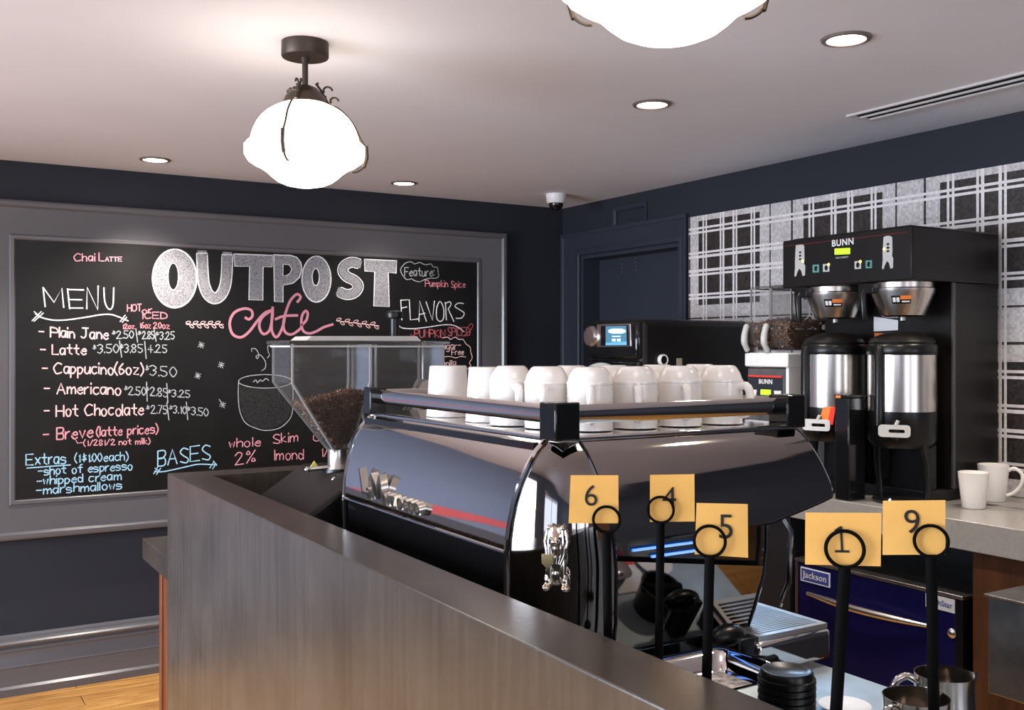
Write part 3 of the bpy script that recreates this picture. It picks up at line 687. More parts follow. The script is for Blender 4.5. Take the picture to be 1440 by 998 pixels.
# ================================================================== BAR
HB = 1.20; BXO, BXI, BYF, BYI, BYN = .722, .836, 3.327, 3.213, -.45
bar = MB(); L = [(BXO, BYN), (BXI, BYN), (BXI, BYI), (2.05, BYI), (2.05, BYF), (BXO, BYF)]
bar.prism(L, 0, HB, 'XY')
tag(bar.build('concrete_bar', M['concrete'], smooth=0, bevel=.003, base=(BXO, BYF, 0)), 'raw grey concrete bar wall with flat top running toward the camera', 'bar counter')
lc = thing('pickup_counter', 'low concrete counter slab on wood base beyond the far end of the bar', 'counter', (1.3, 3.7, 0))
box('slab', M['concrete'], .780, 2.0, BYF + .001, 4.02, .795, .875, lc, .003)
box('base', M['wood'], .832, 1.95, BYF + .001, 3.93, 0, .795, lc)
box('corner_strip', mat('red_wood_edge', (0.15, 0.045, 0.016), 0.4, var=.2, vscale=20, vstretch=(6, 6, .5)), .824, .846, 3.90, 3.937, 0, .794, lc, .002)
# work counter behind the bar
ZW = .93
wc = thing('work_counter', 'metal work counter, tinted blue by daylight, behind the bar, under the espresso machine', 'counter', (1.25, 1.4, 0))
box('worktop', M['daylit_steelc'], BXI + .001, 1.668, BYN, BYI - .001, ZW - .035, ZW, wc, .003)
box('cabinet', M['black_cab'], BXI + .001, 1.62, BYN, BYI - .001, 0, ZW - .036, wc)

# ================================================================== BACK COUNTER AND WHAT IS UNDER IT
ZB = 1.057; XF = 2.862
bcn = thing('back_counter', 'grey stone counter along the tiled wall, holding brewer and oven', 'counter', (3.18, 2.4, 0))
box('slab', M['stonec'], XF, XR - .013, .9, 3.96, ZB - .094, ZB, bcn, .003)
box('cabinet_back', M['black_cab'], 3.30, XR - .013, .9, 3.96, 0, ZB - .095, bcn)
wp = MB(); wp.box(2.885, 3.299, .9, 1.955, 0, ZB - .095)
tag(wp.build('wood_cabinet', M['cab'], smooth=0), 'brown wood cabinet under the back counter, right of the blue door', 'cabinet')
bc2 = MB(); bc2.box(2.885, 3.299, 2.72, 3.9, 0, ZB - .095)
tag(bc2.build('black_cabinet', M['black_cab'], smooth=0), 'black cabinet under the back counter, left of the blue dishwasher', 'cabinet')
dw = thing('undercounter_dishwasher', 'undercounter dishwasher with shiny blue steel door and long bar handle', 'dishwasher', (3.08, 2.33, 0))
DWY0, DWY1, DWX, DWZ = 1.985, 2.690, 2.880, .812
box('body', M['black'], DWX + .03, 3.29, DWY0 + .005, DWY1 - .005, 0.03, DWZ - .012, dw)
box('top_panel', M['dull'], DWX - .004, 3.29, DWY0, DWY1, DWZ - .012, DWZ, dw, .002)
dd = box('door', M['bluefilm'], DWX, DWX + .03, DWY0 + .028, DWY1 - .02, .15, DWZ - .016, dw, .002)
box('side_post', M['black'], DWX - .002, DWX + .03, DWY0, DWY0 + .026, .03, DWZ - .013, dw)
box('chrome_strip', M['steel'], DWX - .004, DWX + .02, DWY1 - .018, DWY1 - .004, .03, DWZ - .013, dw)
h = MB(); pts = []
for k in range(17):
    t = k / 16; y = 2.615 - t * .515; pts.append((DWX - .014 - .032 * math.sin(PI * t), y, .693 + .012 * (0.5 - abs(t - .5)) * 0))
h.tube(pts, [.004 + .010 * math.sin(PI * min(max(k / 16, .04), .96)) ** .5 for k in range(17)], 12)
for y in (2.60, 2.115): h.box(DWX - .02, DWX, y - .008, y + .008, .687, .699)
h.build('bar_handle', M['steel'], dw)
p = on(0, DWX - .004, 1146, 811)
bdg = MB(); bdg.box(DWX - .004, DWX - .0005, p.y - .069, p.y + .069, p.z - .026, p.z + .026)
bo = bdg.build('brand_badge', M['paper'], dw, smooth=0)
MB().box(DWX - .005, DWX - .0038, p.y - .065, p.y + .065, p.z - .022, p.z + .022).build('badge_field', M['badge'], bo, smooth=0)
text('badge_word', 'Jackson', .034, M['grey'], bo, (DWX - .0058, p.y, p.z), (0, -1, 0), (0, 0, 1), .0006, squash=1.08, bold=.012)
p = on(0, DWX - .004, 1322, 848)
bo = MB().box(DWX - .003, DWX - .0005, p.y - .052, p.y + .055, p.z - .022, p.z + .022).build('model_badge', M['grey'], dw, smooth=0)
text('model_word', 'DishStar', .026, M['badge'], bo, (DWX - .0038, p.y, p.z), (0, -1, 0), (0, 0, 1), .0005)
p = on(0, DWX, 1339, 890)
MB().lathe([(.016, 0), (.016, -.004), (.010, -.010), (0, -.012)], (DWX, p.y, p.z), 20, 'X').build('lock', M['steel'], dw)
sb = thing('steel_bin', 'stainless steel box jutting from cabinet front at the right edge', 'bin', (2.75, 1.4, .627))
box('shell', M['dull'], 2.62, 2.884, 1.05, 1.73, .627, .898, sb, .004)
box('lid', M['dull'], 2.612, 2.884, 1.04, 1.738, .899, .908, sb, .003)
# ================================================================== COFFEE BREWER
BRX0, BRX1, BRY0, BRY1 = 2.96, 3.455, 2.235, 2.830
br = thing('coffee_brewer', 'tall black twin coffee brewer with green display against the plaid tiles', 'coffee brewer', (3.2, 2.53, ZB))
box('head', M['satin'], BRX0, BRX1, BRY0, BRY1, 1.836, 2.024, br, .006)
box('column', M['satin'], 3.195, BRX1, BRY0 + .004, BRY1 - .004, 1.10, 1.836, br, .004)
box('column_edge', mat('dark_grey_edge', (0.05, 0.05, 0.05), 0.35), 3.188, 3.202, BRY0 + .002, BRY0 + .012, 1.10, 1.836, br, .002)
box('foot_frame', M['black'], 3.06, BRX1 - .02, BRY0 + .02, BRY1 - .02, ZB + .001, 1.10, br, .004)
box('lid_plate', M['satin'], BRX0 + .03, BRX1 - .03, BRY0 + .03, BRY1 - .03, 2.024, 2.030, br, .002)
# control panel marks, on the front face x = BRX0
def onf(px, py): return on(0, BRX0 - .001, px, py)
def plate(name, pxs, m, par, th=.0012, X=BRX0):
    q = [on(0, X, *a) for a in pxs]
    return MB().prism([(a.y, a.z) for a in q], X - th, X + .0002, 'YZ').build(name, m, par, smooth=0)
a = onf(1105, 345); b = onf(1276, 325)
st = MB(); st.tube([(BRX0 - .0006, BRY1 - .015, 2.002), (BRX0 - .0006, BRY0 + .02, 2.002)], .0012, 6); st.build('pinstripe', M['redline'], br)
p = onf(1185, 341); text('brand_word', 'BUNN', .034, M['whitep'], br, (BRX0 - .001, p.y, p.z), (0, -1, 0), (0, 0, 1), .0006, squash=1.12, bold=.022)
plate('display', [(1174, 349.5), (1195.5, 348.5), (1195.5, 357), (1174, 358)], M['green'], br)
p = onf(1184, 362); text('small_word', 'MULTI-BREW', .010, M['grey'], br, (BRX0 - .001, p.y, p.z), (0, -1, 0), (0, 0, 1), .0004)
def jug(px, py, s, led):
    base = [(-6, -24), (-2, -26), (3, -26), (6.5, -24), (6.8, -4), (6.2, 3), (8, 6), (7.5, 20), (4, 21), (2, 13), (-1, 10), (-4, 16), (-6, 22), (-8, 21), (-7, 8), (-7.2, 0)]
    o = plate('jug_sign', [(px + x * s, py + y * s) for x, y in base], M['grey'], br)
    k = MB()
    for dy in (-14, -9, -4):
        c = onf(px + .3 * s, py + dy * s); k.ell((BRX0 - .0014, c.y, c.z), (.0015, .0065, .0042), 12, 6)
    k.build('jug_button', M['black'], o)
    c = onf(px + led[0], py + led[1]); MB().ell((BRX0 - .002, c.y, c.z), (.002, .0045, .0045), 10, 6).build('indicator', M['amberled'], o)
jug(1125, 368, .95, (4, -1)); jug(1248.5, 357, .98, (-5, -7))
for px, py, m, ld in ((1147.5, 377.5, 'teal', 0), (1162, 376.5, 'grey', 1), (1206.5, 372.5, 'grey', 1), (1222, 371.5, 'teal', 0)):
    o = plate('brew_button', [(px - 4.5, py - 5.3), (px + 4.5, py - 5.7), (px + 4.5, py + 5.3), (px - 4.5, py + 5.7)], M[m], br)
    c = onf(px, py); MB().ell((BRX0 - .0016, c.y, c.z), (.0012, .008, .010), 12, 6).build('button_mark', M['black'], o)
    if ld:
        c = onf(px + 3.6, py - 4.8); MB().ell((BRX0 - .0025, c.y, c.z), (.0025, .005, .005), 10, 6).build('indicator', M['amberled'], o)
plate('warning_notice', [(1229, 445), (1263, 450), (1263, 464), (1229, 466)], M['paper'], br, X=3.193)
plate('orange_notice', [(1230, 468), (1256, 469), (1256, 478), (1230, 476)], M['orange'], br, X=3.193)
# brew funnels, hung under the head
for k, (cy, label) in enumerate(((2.350, 'brushed steel brew funnel under right half of the black brewer'), (2.655, 'brushed steel brew funnel under left half of the black brewer'))):
    cx = 3.06; f = thing('brew_funnel', label, 'brew funnel', (cx, cy, 1.70), 'brew funnels')
    MB().lathe([(0, 1.715), (.060, 1.712), (.074, 1.718), (.079, 1.730), (.108, 1.800), (.110, 1.812), (.104, 1.816), (.104, 1.834), (.098, 1.834), (.098, 1.81), (0, 1.80)], (cx, cy, 0), 40).build('basket', M['steel'], f)
    MB().lathe([(0, 1.715), (.012, 1.715), (.012, 1.700), (.006, 1.694), (0, 1.694)], (cx, cy, 0), 16).build('spout', M['dull'], f)
    hb_ = MB(); u = Vector((-.86, .50, 0)); q = Vector((cx, cy, 0)) + u * .105
    hb_.box(cx - .125, cx - .045, cy + .028, cy + .092, 1.796, 1.832)
    hb_.tube([tuple(q + Vector((0, 0, 1.815))), tuple(q + u * .030 + Vector((0, 0, 1.812))), tuple(q + u * .040 + Vector((0, 0, 1.79))), tuple(q + u * .034 + Vector((0, 0, 1.70)))], [.012, .013, .014, .010], 10)
    hb_.build('handle', M['black'], f, bevel=.003)
    # warning sticker wrapped on the cone
    w = MB(); w2 = MB()
    def cone(ang, z, dr): r = .079 + (z - 1.730) / .07 * .029 + dr; return (cx + r * math.cos(ang), cy + r * math.sin(ang), z)
    a0 = math.radians(213 if k == 0 else 215)
    w.grid([[cone(a0 + i * .075 - .30, z, .0012) for i in range(5)] for z in (1.757, 1.785)]); w2.grid([[cone(a0 + i * .09 + .0, z, .0012) for i in range(5)] for z in (1.772, 1.785)])
    w3 = MB(); w3.grid([[cone(a0 + i * .09 + .0, z, .0012) for i in range(5)] for z in (1.757, 1.772)])
    w.build('pictogram_sticker', M['black'], f); w2.build('warning_sticker', M['orange'], f); w3.build('text_sticker', M['black'], f)
    pic = MB()
    for i in range(2): pic.grid([[cone(a0 - .26 + i * .13 + j * .05, z, .002) for j in range(3)] for z in (1.763, 1.779)])
    pic.grid([[cone(a0 + .05 + j * .09, z, .002) for j in range(4)] for z in (1.762, 1.767)])
    pic.build('sticker_mark', M['paper'], f)
# thermal servers
def server(cy, label, tagcol):
    cx = 3.055; z0 = ZB; s = thing('coffee_server', label, 'coffee server', (cx, cy, z0), 'thermal coffee servers')
    c = (cx, cy, 0)
    MB().lathe([(.119, 1.578), (.121, 1.582), (.121, 1.610), (.116, 1.616), (0, 1.616)], c, 48).build('collar', M['black'], s)
    MB().lathe([(.112, 1.616), (.114, 1.624), (.106, 1.636), (.070, 1.652), (.040, 1.660), (0, 1.661)], c, 48).build('lid', M['satin'], s)
    MB().lathe([(0, 1.378), (.117, 1.378), (.117, 1.579), (0, 1.579)], c, 64).build('steel_jacket', M['steel'], s)
    MB().lathe([(0, 1.25), (.100, 1.25), (.118, 1.275), (.119, 1.379), (0, 1.379)], c, 48).build('lower_body', M['black'], s)
    bs = MB(); bs.lathe([(0, z0 + .001), (.096, z0 + .001), (.098, z0 + .010), (.090, z0 + .020), (.05, z0 + .022), (0, z0 + .022)], (cx - .03, cy - .02 * (1 if cy < 2.5 else -1), 0), 48); bs.build('base_plate', M['gloss'], s)
    for yy in (-.095, .095):
        MB().tube([(cx - .01, cy + yy * .95, 1.27), (cx, cy + yy * 1.08, 1.20), (cx + .01, cy + yy * 1.08, 1.12), (cx + .01, cy + yy * 1.05, z0 + .012)], [.020, .016, .014, .016], 12).build('leg', M['satin'], s)
    MB().box(cx + .03, cx + .09, cy - .08, cy + .08, z0 + .015, 1.26).build('back_support', M['black'], s, bevel=.006)
    # sight gauge up the front left, faucet with grey paddle
    a = math.radians(180 if cy < 2.5 else 162); g = Vector((cx + .121 * math.cos(a), cy + .121 * math.sin(a), 0))
    MB().tube([tuple(g + Vector((0, 0, 1.33))), tuple(g + Vector((0, 0, 1.585))), tuple(g + Vector((.008, 0, 1.60)))], .018, 14).build('sight_gauge', M['black'], s)
    u = Vector((-.86, -.50, 0) if cy < 2.5 else (-.93, -.36, 0)).normalized(); q = Vector((cx, cy, 0)) + u * .115
    fa_ = MB().tube([tuple(q + Vector((0, 0, 1.335))), tuple(q + u * .05 + Vector((0, 0, 1.335)))], .016, 12).tube([tuple(q + u * .045 + Vector((0, 0, 1.35))), tuple(q + u * .045 + Vector((0, 0, 1.285)))], [.017, .011], 12)
    fa_.build('faucet', M['black'], s)
    w = Vector((-u.y, u.x, 0)); pd = MB()
    ctr = q + u * .066 - w * (-.0) + Vector((0, 0, 1.318))
    def rr(sx, sz, n=5, r=.012):
        pts = []
        for (ax, az, st) in ((1, 1, 0), (-1, 1, 90), (-1, -1, 180), (1, -1, 270)):
            for k in range(n):
                t = math.radians(st + 90 * k / (n - 1)); pts.append((ax * (sx - r) + r * math.cos(t), az * (sz - r) + r * math.sin(t)))
        return pts
    out = rr(.052, .021); inn = rr(.026, .006, 5, .005); inn = [(x + .008, z) for x, z in inn]
    vs = []; n = len(out)
    for d in (0, .008):
        for ring in (out, inn): vs += [tuple(ctr + w * x + Vector((0, 0, z)) + u * d) for x, z in ring]
    fs = []
    for i in range(n):
        j = (i + 1) % n; fs += [(i, j, n + j, n + i), (2 * n + i, 2 * n + j, 3 * n + j, 3 * n + i), (i, j, 2 * n + j, 2 * n + i), (n + i, n + j, 3 * n + j, 3 * n + i)]
    pd.add(vs, fs); pd.tube([tuple(ctr + w * .004 + u * .004 + Vector((0, 0, .018))), tuple(ctr + w * .012 + u * .004 + Vector((0, 0, .036)))], .006, 8)
    pd.build('faucet_paddle', M['grey'], s)
    return s
server(2.350, 'steel banded coffee server under the right funnel, grey tap paddle in front', None)
sL = server(2.655, 'steel banded coffee server under the left funnel, orange and red tag', 1)
tg = MB(); c = Vector((2.862, 2.60, 1.40))
p0 = [on(0, 2.91, x, y) for x, y in ((1160, 572), (1175, 572), (1171, 597), (1152, 595))]
tg.prism([(a.y, a.z) for a in p0], 2.902, 2.908, 'YZ'); tgo = tg.build('orange_tag', M['orange'], sL, smooth=0)
p0 = [on(0, 2.90, x, y) for x, y in ((1168, 573), (1175, 572), (1171, 597), (1163, 596))]
MB().prism([(a.y, a.z) for a in p0], 2.900, 2.9025, 'YZ').build('red_stripe', M['red'], tgo, smooth=0)
# tall black canister standing before the servers
cn = thing('black_canister', 'tall narrow black box standing between the two coffee servers', 'canister', (2.925, 2.45, ZB))
MB().box(2.868, 2.955, 2.427, 2.490, ZB + .001, 1.425).build('box', M['gloss'], cn, bevel=.004)
MB().box(2.866, 2.957, 2.425, 2.492, 1.425, 1.434).build('rim', M['black'], cn, bevel=.002)
MB().box(2.8650, 2.8662, 2.462, 2.484, 1.423, 1.432).build('orange_label', M['orange'], cn, smooth=0)

# ================================================================== SECOND GRINDER (beside the brewer)
gx = 3.03; gr = thing('bean_grinder', 'small grinder with two clear bean hoppers between oven and brewer', 'coffee grinder', (gx + .15, 2.97, ZB))
GY0, GY1 = 2.862, 3.095
gz = lambda py, X=gx: on(0, X, 1085, py).z
box('body', M['dull'], gx, gx + .36, GY0, GY1, ZB + .02, gz(517), gr, .006)
box('foot', M['black'], gx + .02, gx + .34, GY0 + .01, GY1 - .01, ZB + .001, ZB + .02, gr)
box('cap', M['whitep'], gx - .012, gx + .36, GY0 - .004, GY1 + .004, gz(516), gz(496), gr, .006)
box('cap_plate', M['paper'], gx - .0135, gx - .0118, GY1 - .07, GY1 - .008, gz(510), gz(503), gr)
box('side_plate', M['whitep'], gx - .004, gx + .34, GY0 - .003, GY0 + .012, ZB + .02, gz(516), gr)
gp_ = box('control_panel', M['badge'], gx - .003, gx + .001, GY0 + .035, GY1 - .01, gz(572), gz(529), gr)
gp_.data.materials[0] = mat('navy_panel', (0.018, 0.02, 0.032), 0.4)
box('panel_stripe', M['red'], gx - .0042, gx - .0028, GY0 + .035, GY1 - .01, gz(530.5), gz(528), gp_)
yc = (GY0 + .035 + GY1 - .01) / 2
text('panel_word', 'BUNN', .026, M['whitep'], gp_, (gx - .004, yc - .005, gz(537)), (0, -1, 0), (0, 0, 1), .0005, squash=1.1, bold=.02)
box('display', M['green'], gx - .005, gx - .003, yc - .034, yc + .022, gz(555.5), gz(548), gp_)
box('display_label', M['paper'], gx - .005, gx - .003, yc - .032, yc + .022, gz(559.5), gz(557), gp_)
for sy in (-1, 1):
    y = yc + sy * .068 - .004; z = gz(553)
    MB().prism([(y - .020, z + .012), (y + .020, z + .012), (y + .013, z - .026), (y - .013, z - .026)], gx - .005, gx - .003, 'YZ').build('cup_sign', M['paper'], gp_, smooth=0)
for sy, m in ((.006, 'paper'), (-.036, 'redline')):
    MB().box(gx - .005, gx - .003, yc + sy - .012, yc + sy + .012, gz(571), gz(564)).build('button', M[m], gp_, smooth=0)
def bean_mesh(b, p, s):
    rot = Matrix.Rotation(random.uniform(0, PI), 3, 'Z') @ Matrix.Rotation(random.uniform(0, PI), 3, 'X') @ Matrix.Rotation(random.uniform(0, PI), 3, 'Y')
    b.ell(p, (s, s * .72, s * .5), 6, 4, rot)
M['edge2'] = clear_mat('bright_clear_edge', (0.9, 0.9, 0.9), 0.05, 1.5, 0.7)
hz0, hz1 = gz(494), on(0, gx + .05, 1085, 406).z
for k, (y0, y1) in enumerate(((2.98, 3.092), (2.864, 2.976))):
    w = MB(); X0, X1 = gx - .01, gx + .30; zs = hz0 + .10
    # rounded front that sweeps back at the top, as seen beside the grey grips
    prof = [(X0 + .06, hz0), (X0 + .012, hz0 + .03), (X0, hz0 + .075), (X0 + .02, hz0 + .13), (X0 + .03, hz1), (X1, hz1), (X1, hz0)]
    w.prism([(x, z) for x, z in prof], y0, y1, 'XZ')
    hp = w.build('hopper', M['clear'], gr, smooth=30)
    box('hopper_lid', M['smokec'], X0 + .022, X1 + .004, y0 - .001, y1 + .001, hz1, hz1 + .010, hp)
    bb = MB()
    for _ in range(420 if k else 300):
        x = random.uniform(X0 + .02, X1 - .03); zt = hz0 + (.105 if k else .120) + (x - X0) * .12 - abs(random.gauss(0, .022))
        t = random.random()
        if t < .5: x = X0 + .022 + random.random() * .03; zt = random.uniform(hz0 + .02, hz0 + .12)
        bean_mesh(bb, (x, random.uniform(y0 + .010, y1 - .010), max(zt, hz0 + .012)), .0085)
    bb.box(X0 + .055, X1 - .02, y0 + .014, y1 - .014, hz0 + .006, hz0 + .09)
    bo = bb.build('coffee_beans', M['bean'], hp); bo['kind'] = 'stuff'
    eg = MB()
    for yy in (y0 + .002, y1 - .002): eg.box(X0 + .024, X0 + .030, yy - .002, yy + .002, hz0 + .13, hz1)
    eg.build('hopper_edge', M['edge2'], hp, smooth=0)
    gy = y1 - .014 if k == 0 else y1 - .010
    MB().tube(catmull([(X0 - .004, gy, hz0 + .004), (X0 - .022, gy, hz0 + .035), (X0 - .020, gy, hz0 + .075), (X0 - .006, gy, hz0 + .112)], 4), [.012] * 4 + [.014] * 4 + [.013] * 4 + [.009], 10).build('grip', M['grey'], hp)

# ================================================================== OVEN
ox0, ox1, oy0, oy1, oz1 = 2.765, 3.45, 3.488, 3.895, 1.731
ov = thing('speed_oven', 'black countertop oven with blue screen and round dial near the doorway', 'oven', (3.1, 3.69, ZB))
box('body', M['satin'], ox0 + .02, ox1, oy0, oy1, ZB + .03, oz1, ov, .03)
box('door_front', M['gloss'], ox0, ox0 + .03, oy0 + .006, oy1 - .006, ZB + .08, 1.545, ov, .012)
box('control_fascia', M['gloss'], ox0 - .004, ox0 + .03, oy0 + .006, oy1 - .006, 1.552, oz1 - .015, ov, .016)
for x in (2.90, 3.40):
    for y in (oy0 + .04, oy1 - .04): MB().lathe([(.02, ZB + .001), (.024, ZB + .031)], (x, y, 0), 14).build('foot', M['black'], ov)
def onx(px, py): return on(0, ox0 - .006, px, py)
def pl2(name, pxs, m, par, d=.004, X=None):
    X = X or ox0 - .004; q = [on(0, X, *a) for a in pxs]
    return MB().prism([(a.y, a.z) for a in q], X - d, X + .001, 'YZ').build(name, m, par, smooth=0, bevel=.001)
b1 = pl2('screen_bezel', [(840, 456), (887, 455), (888, 487), (840, 488)], M['steel'], ov, .003)
b2 = pl2('screen_glass', [(846, 458), (885, 457), (886, 485.5), (846, 486)], M['gloss'], b1, .005)
b3 = pl2('screen', [(853, 458.5), (882, 458), (882.5, 485), (853, 485.5)], M['screen'], b1, .0056)
pl2('screen_logo', [(857, 464), (862, 462), (876, 462), (881, 464), (881, 467), (876, 469), (862, 469), (857, 467)], M['screenlt'], b3, .0062)
for a in ((862, 472, 874, 473.5), (862, 476, 867, 480), (869, 476, 874, 480)): pl2('screen_text', [(a[0], a[1]), (a[2], a[1]), (a[2], a[3]), (a[0], a[3])], M['screenlt'], b3, .0062)
pl2('screen_band', [(853, 482), (882.4, 480), (882.5, 485), (853, 485.4)], mat('screen_blue', (0.1, 0.3, 0.6), .3, emit=(.12, .38, .75), estr=.8), b3, .006)
p = onx(832, 473); MB().lathe([(0, -.022), (.040, -.022), (.047, -.015), (.050, 0), (0, 0)], (ox0 - .002, p.y, p.z), 36, 'X').build('dial', M['steel'], ov)
hh = MB(); cpts = []
for k in range(13):
    t = k / 12; cpts.append((ox0 - .045 - .01 * math.sin(PI * t), oy1 - .03 - t * (oy1 - oy0 - .06), 1.47 + .052 * math.sin(PI * t)))
hh.tube(cpts, .015, 12)
for k in (0, 12): hh.tube([cpts[k], (ox0 + .004, cpts[k][1], cpts[k][2])], .012, 10)
hh.build('door_handle', M['grey'], ov)
# timer and tag stuck on the oven's side
p = on(1, oy0 - .001, 931, 506)
tm = thing('kitchen_timer', 'small round white rimmed timer on oven side, behind the cups', 'timer', (p.x, oy0, p.z))
MB().lathe([(.026, 0), (.026, -.014), (.020, -.018), (.018, -.012), (0, -.012)], (p.x, oy0 - .0005, p.z), 28, 'Y').build('rim', M['whitep'], tm)
MB().lathe([(.0185, -.011), (.0185, -.0135), (0, -.0135)], (p.x, oy0 - .0005, p.z), 24, 'Y').build('face', M['black'], tm)
p = on(1, oy0 - .001, 955, 508)
tag(MB().box(p.x - .016, p.x + .016, oy0 - .003, oy0 - .0005, p.z - .02, p.z + .014).build('paper_tag', mat('beige_tag', (.45, .42, .30), .6), smooth=0), 'small beige paper tag on oven side, right of the timer', 'tag')

# ================================================================== MUGS ON THE BACK COUNTER
def upright_mug(x, y, ang, label, h=.122, r=.050):
    t = thing('white_mug', label, 'mug', (x, y, ZB), 'white mugs on the back counter')
    MB().lathe([(0, ZB + .001), (r * .72, ZB + .001), (r * .76, ZB + .004), (r * .90, ZB + h * .6), (r, ZB + h), (r - .003, ZB + h + .001), (r - .006, ZB + h * .96), (r * .68, ZB + .010), (0, ZB + .009)], (x, y, 0), 48).build('cup', M['white'], t)
    u = Vector((math.cos(ang), math.sin(ang), 0)); c = Vector((x, y, ZB))
    P = lambda d, z: tuple(c + u * d + Vector((0, 0, z)))
    MB().tube(catmull([P(r * .93, h * .86), P(r * 1.3, h * .93), P(r * 1.75, h * .78), P(r * 1.7, h * .5), P(r * 1.25, h * .26), P(r * .82, h * .18)], 5), .0065, 10).build('handle', M['white'], t)
p = on(2, ZB, 1369, 714)
upright_mug(p.x, p.y, math.radians(20), 'white mug in front of the other white mug beside the brewer, handle hidden')
p = on(2, ZB, 1397, 706)
upright_mug(p.x + .03, p.y + .02, math.radians(-68), 'white mug with handle to the right, half hidden behind another mug', .130, .053)
p = on(2, ZB + .004, 1420, 714)
sp = MB(); sp.tube([(p.x - .02, p.y + .10, ZB + .005), (p.x, p.y + .03, ZB + .008), (p.x + .02, p.y - .06, ZB + .006)], [.004, .003, .004], 8); sp.ell((p.x - .028, p.y + .125, ZB + .006), (.016, .026, .005), 14, 8)
tag(sp.build('spoon', M['dull']), 'dark metal spoon lying on the counter behind the white mugs', 'spoon')
# ================================================================== ESPRESSO MACHINE
X0, Y0, YE = 1.02, 1.517, 2.375
def interp(tab, z):
    for (za, a), (zb, b) in zip(tab, tab[1:]):
        if za >= z >= zb:
            t = (za - z) / (za - zb); return a + (b - a) * t
    return tab[-1][1] if z < tab[-1][0] else tab[0][1]
G = [(1.430, 0), (1.42, .011), (1.405, .022), (1.385, .032), (1.36, .042), (1.32, .053), (1.28, .059), (1.24, .062), (1.20, .063), (1.10, .060), (1.0, .052), (.965, .048)]
SS = [(1.430, .044), (1.41, .066), (1.38, .088), (1.35, .106), (1.32, .119), (1.28, .132), (1.24, .140), (1.20, .144), (1.10, .142), (1.0, .128), (.965, .120)]
g = lambda z: interp(G, z); s_of = lambda z: interp(SS, z)
Lp = lambda z: Vector((X0 - g(z), Y0 - g(z) + s_of(z), z)); Rp = lambda z: Vector((X0 - g(z) + s_of(z), Y0 - g(z), z))
def zs(a, b, n): return [a + (b - a) * i / n for i in range(n + 1)]
em = thing('espresso_machine', 'large chrome and black espresso machine with cups on its top tray', 'espresso machine', (1.3, 1.95, ZW))
MB().prism([(1.0, .962), (1.0, 1.425), (1.55, 1.425), (1.575, 1.30), (1.50, 1.25), (1.47, 1.05), (1.45, .962)], 1.575, 2.375, 'XZ').build('body', M['gloss'], em, smooth=0)
for x in (1.03, 1.44):
    for y in (1.63, 2.31): MB().lathe([(.022, ZW + .001), (.026, ZW + .012), (.018, .964)], (x, y, 0), 16).build('foot', M['black'], em)
# chrome back hood facing the bar
MB().grid([[(X0 - g(z), Lp(z).y + (YE + g(z) * .5 - Lp(z).y) * t, z) for t in [i / 8 for i in range(9)]] for z in zs(1.43, 1.222, 16)]).build('back_hood', M['chrome'], em, solid=.004)
MB().grid([[(X0 - g(z) + .004, Lp(z).y + (YE + .01 - Lp(z).y) * t, z) for t in [i / 4 for i in range(5)]] for z in zs(1.222, .967, 6)]).build('back_panel', M['gloss'], em, solid=.003)
MB().tube([(X0 - g(z) - .001, YE + g(z) * .5, z) for z in zs(1.43, 1.0, 16)], .005, 8).build('far_edge_trim', M['chrome'], em)
MB().tube([(X0 - g(1.222) - .003, Lp(1.222).y, 1.221), (X0 - g(1.222) - .003, YE + .03, 1.221)], .004, 8).build('hood_lower_trim', M['chrome'], em)
# pointed corner panel
rows = []
for z in zs(1.43, .967, 24):
    a, b_ = Lp(z), Rp(z); bu = .006 + .024 * min(1, (1.43 - z) / .15)
    rows.append([a.lerp(b_, t) + Vector((-1, -1, 0)).normalized() * bu * math.sin(PI * t) for t in [i / 12 for i in range(13)]])
arch = MB().grid(rows).build('corner_panel', M['smoke'], em, smooth=80, solid=.003)
MB().tube([tuple(Lp(z) + Vector((-.004, -.002, 0))) for z in zs(1.43, .967, 24)], .0055, 8).build('corner_trim', M['chrome'], em)
MB().tube([tuple(Rp(z) + Vector((-.002, -.003, 0))) for z in zs(1.43, .967, 24)], .003, 8).build('corner_trim', M['gloss'], em)
# side hood facing the camera
XM = [(1.43, 1.622), (1.40, 1.638), (1.37, 1.652), (1.33, 1.666), (1.30, 1.674), (1.287, 1.668), (1.276, 1.62), (1.262, 1.55), (1.250, 1.49)]
MB().grid([[(Rp(z).x + (interp(XM, z) - Rp(z).x) * t, Y0 - g(z), z) for t in [i / 8 for i in range(9)]] for z in zs(1.43, 1.250, 18)]).build('side_hood', mat('bronze_tinted_steel', (0.46, 0.42, 0.40), 0.06, 1.0), em, solid=.004)
MB().tube([(interp(XM, z) + .001, Y0 - g(z) - .001, z) for z in zs(1.43, 1.250, 24)] + [(1.20, Y0 - g(1.25), 1.247)], .0028, 8).build('side_hood_trim', M['gloss'], em)
ysl = lambda z: 1.480 + (1.25 - z) * .30
XM2 = []
for px_, z_ in ((1077, 1.25), (1077, 1.19), (1073, 1.13), (1063, 1.075), (1051, 1.015)): XM2.append((z_, on(1, ysl(z_), px_, 700).x))
mrows = []
for k in range(13):
    row = []
    for q in range(9):
        t = q / 8; zt_ = 1.212 - .062 * t; z = zt_ + (1.015 - zt_) * k / 12; xa = Rp(z).x - .01
        row.append((xa + (interp(XM2, z) - xa) * t, ysl(z), z))
    mrows.append(row)
MB().grid(mrows).build('side_mirror_panel', M['smoke'], em, solid=.004)
MB().grid([[(Rp(z).x - .01 + (interp(XM2, z) - Rp(z).x + .01) * t, ysl(z) + .012, z) for t in [i / 6 for i in range(7)]] for z in zs(1.255, 1.12, 6)]).build('upper_side_panel', M['gloss'], em, solid=.003)
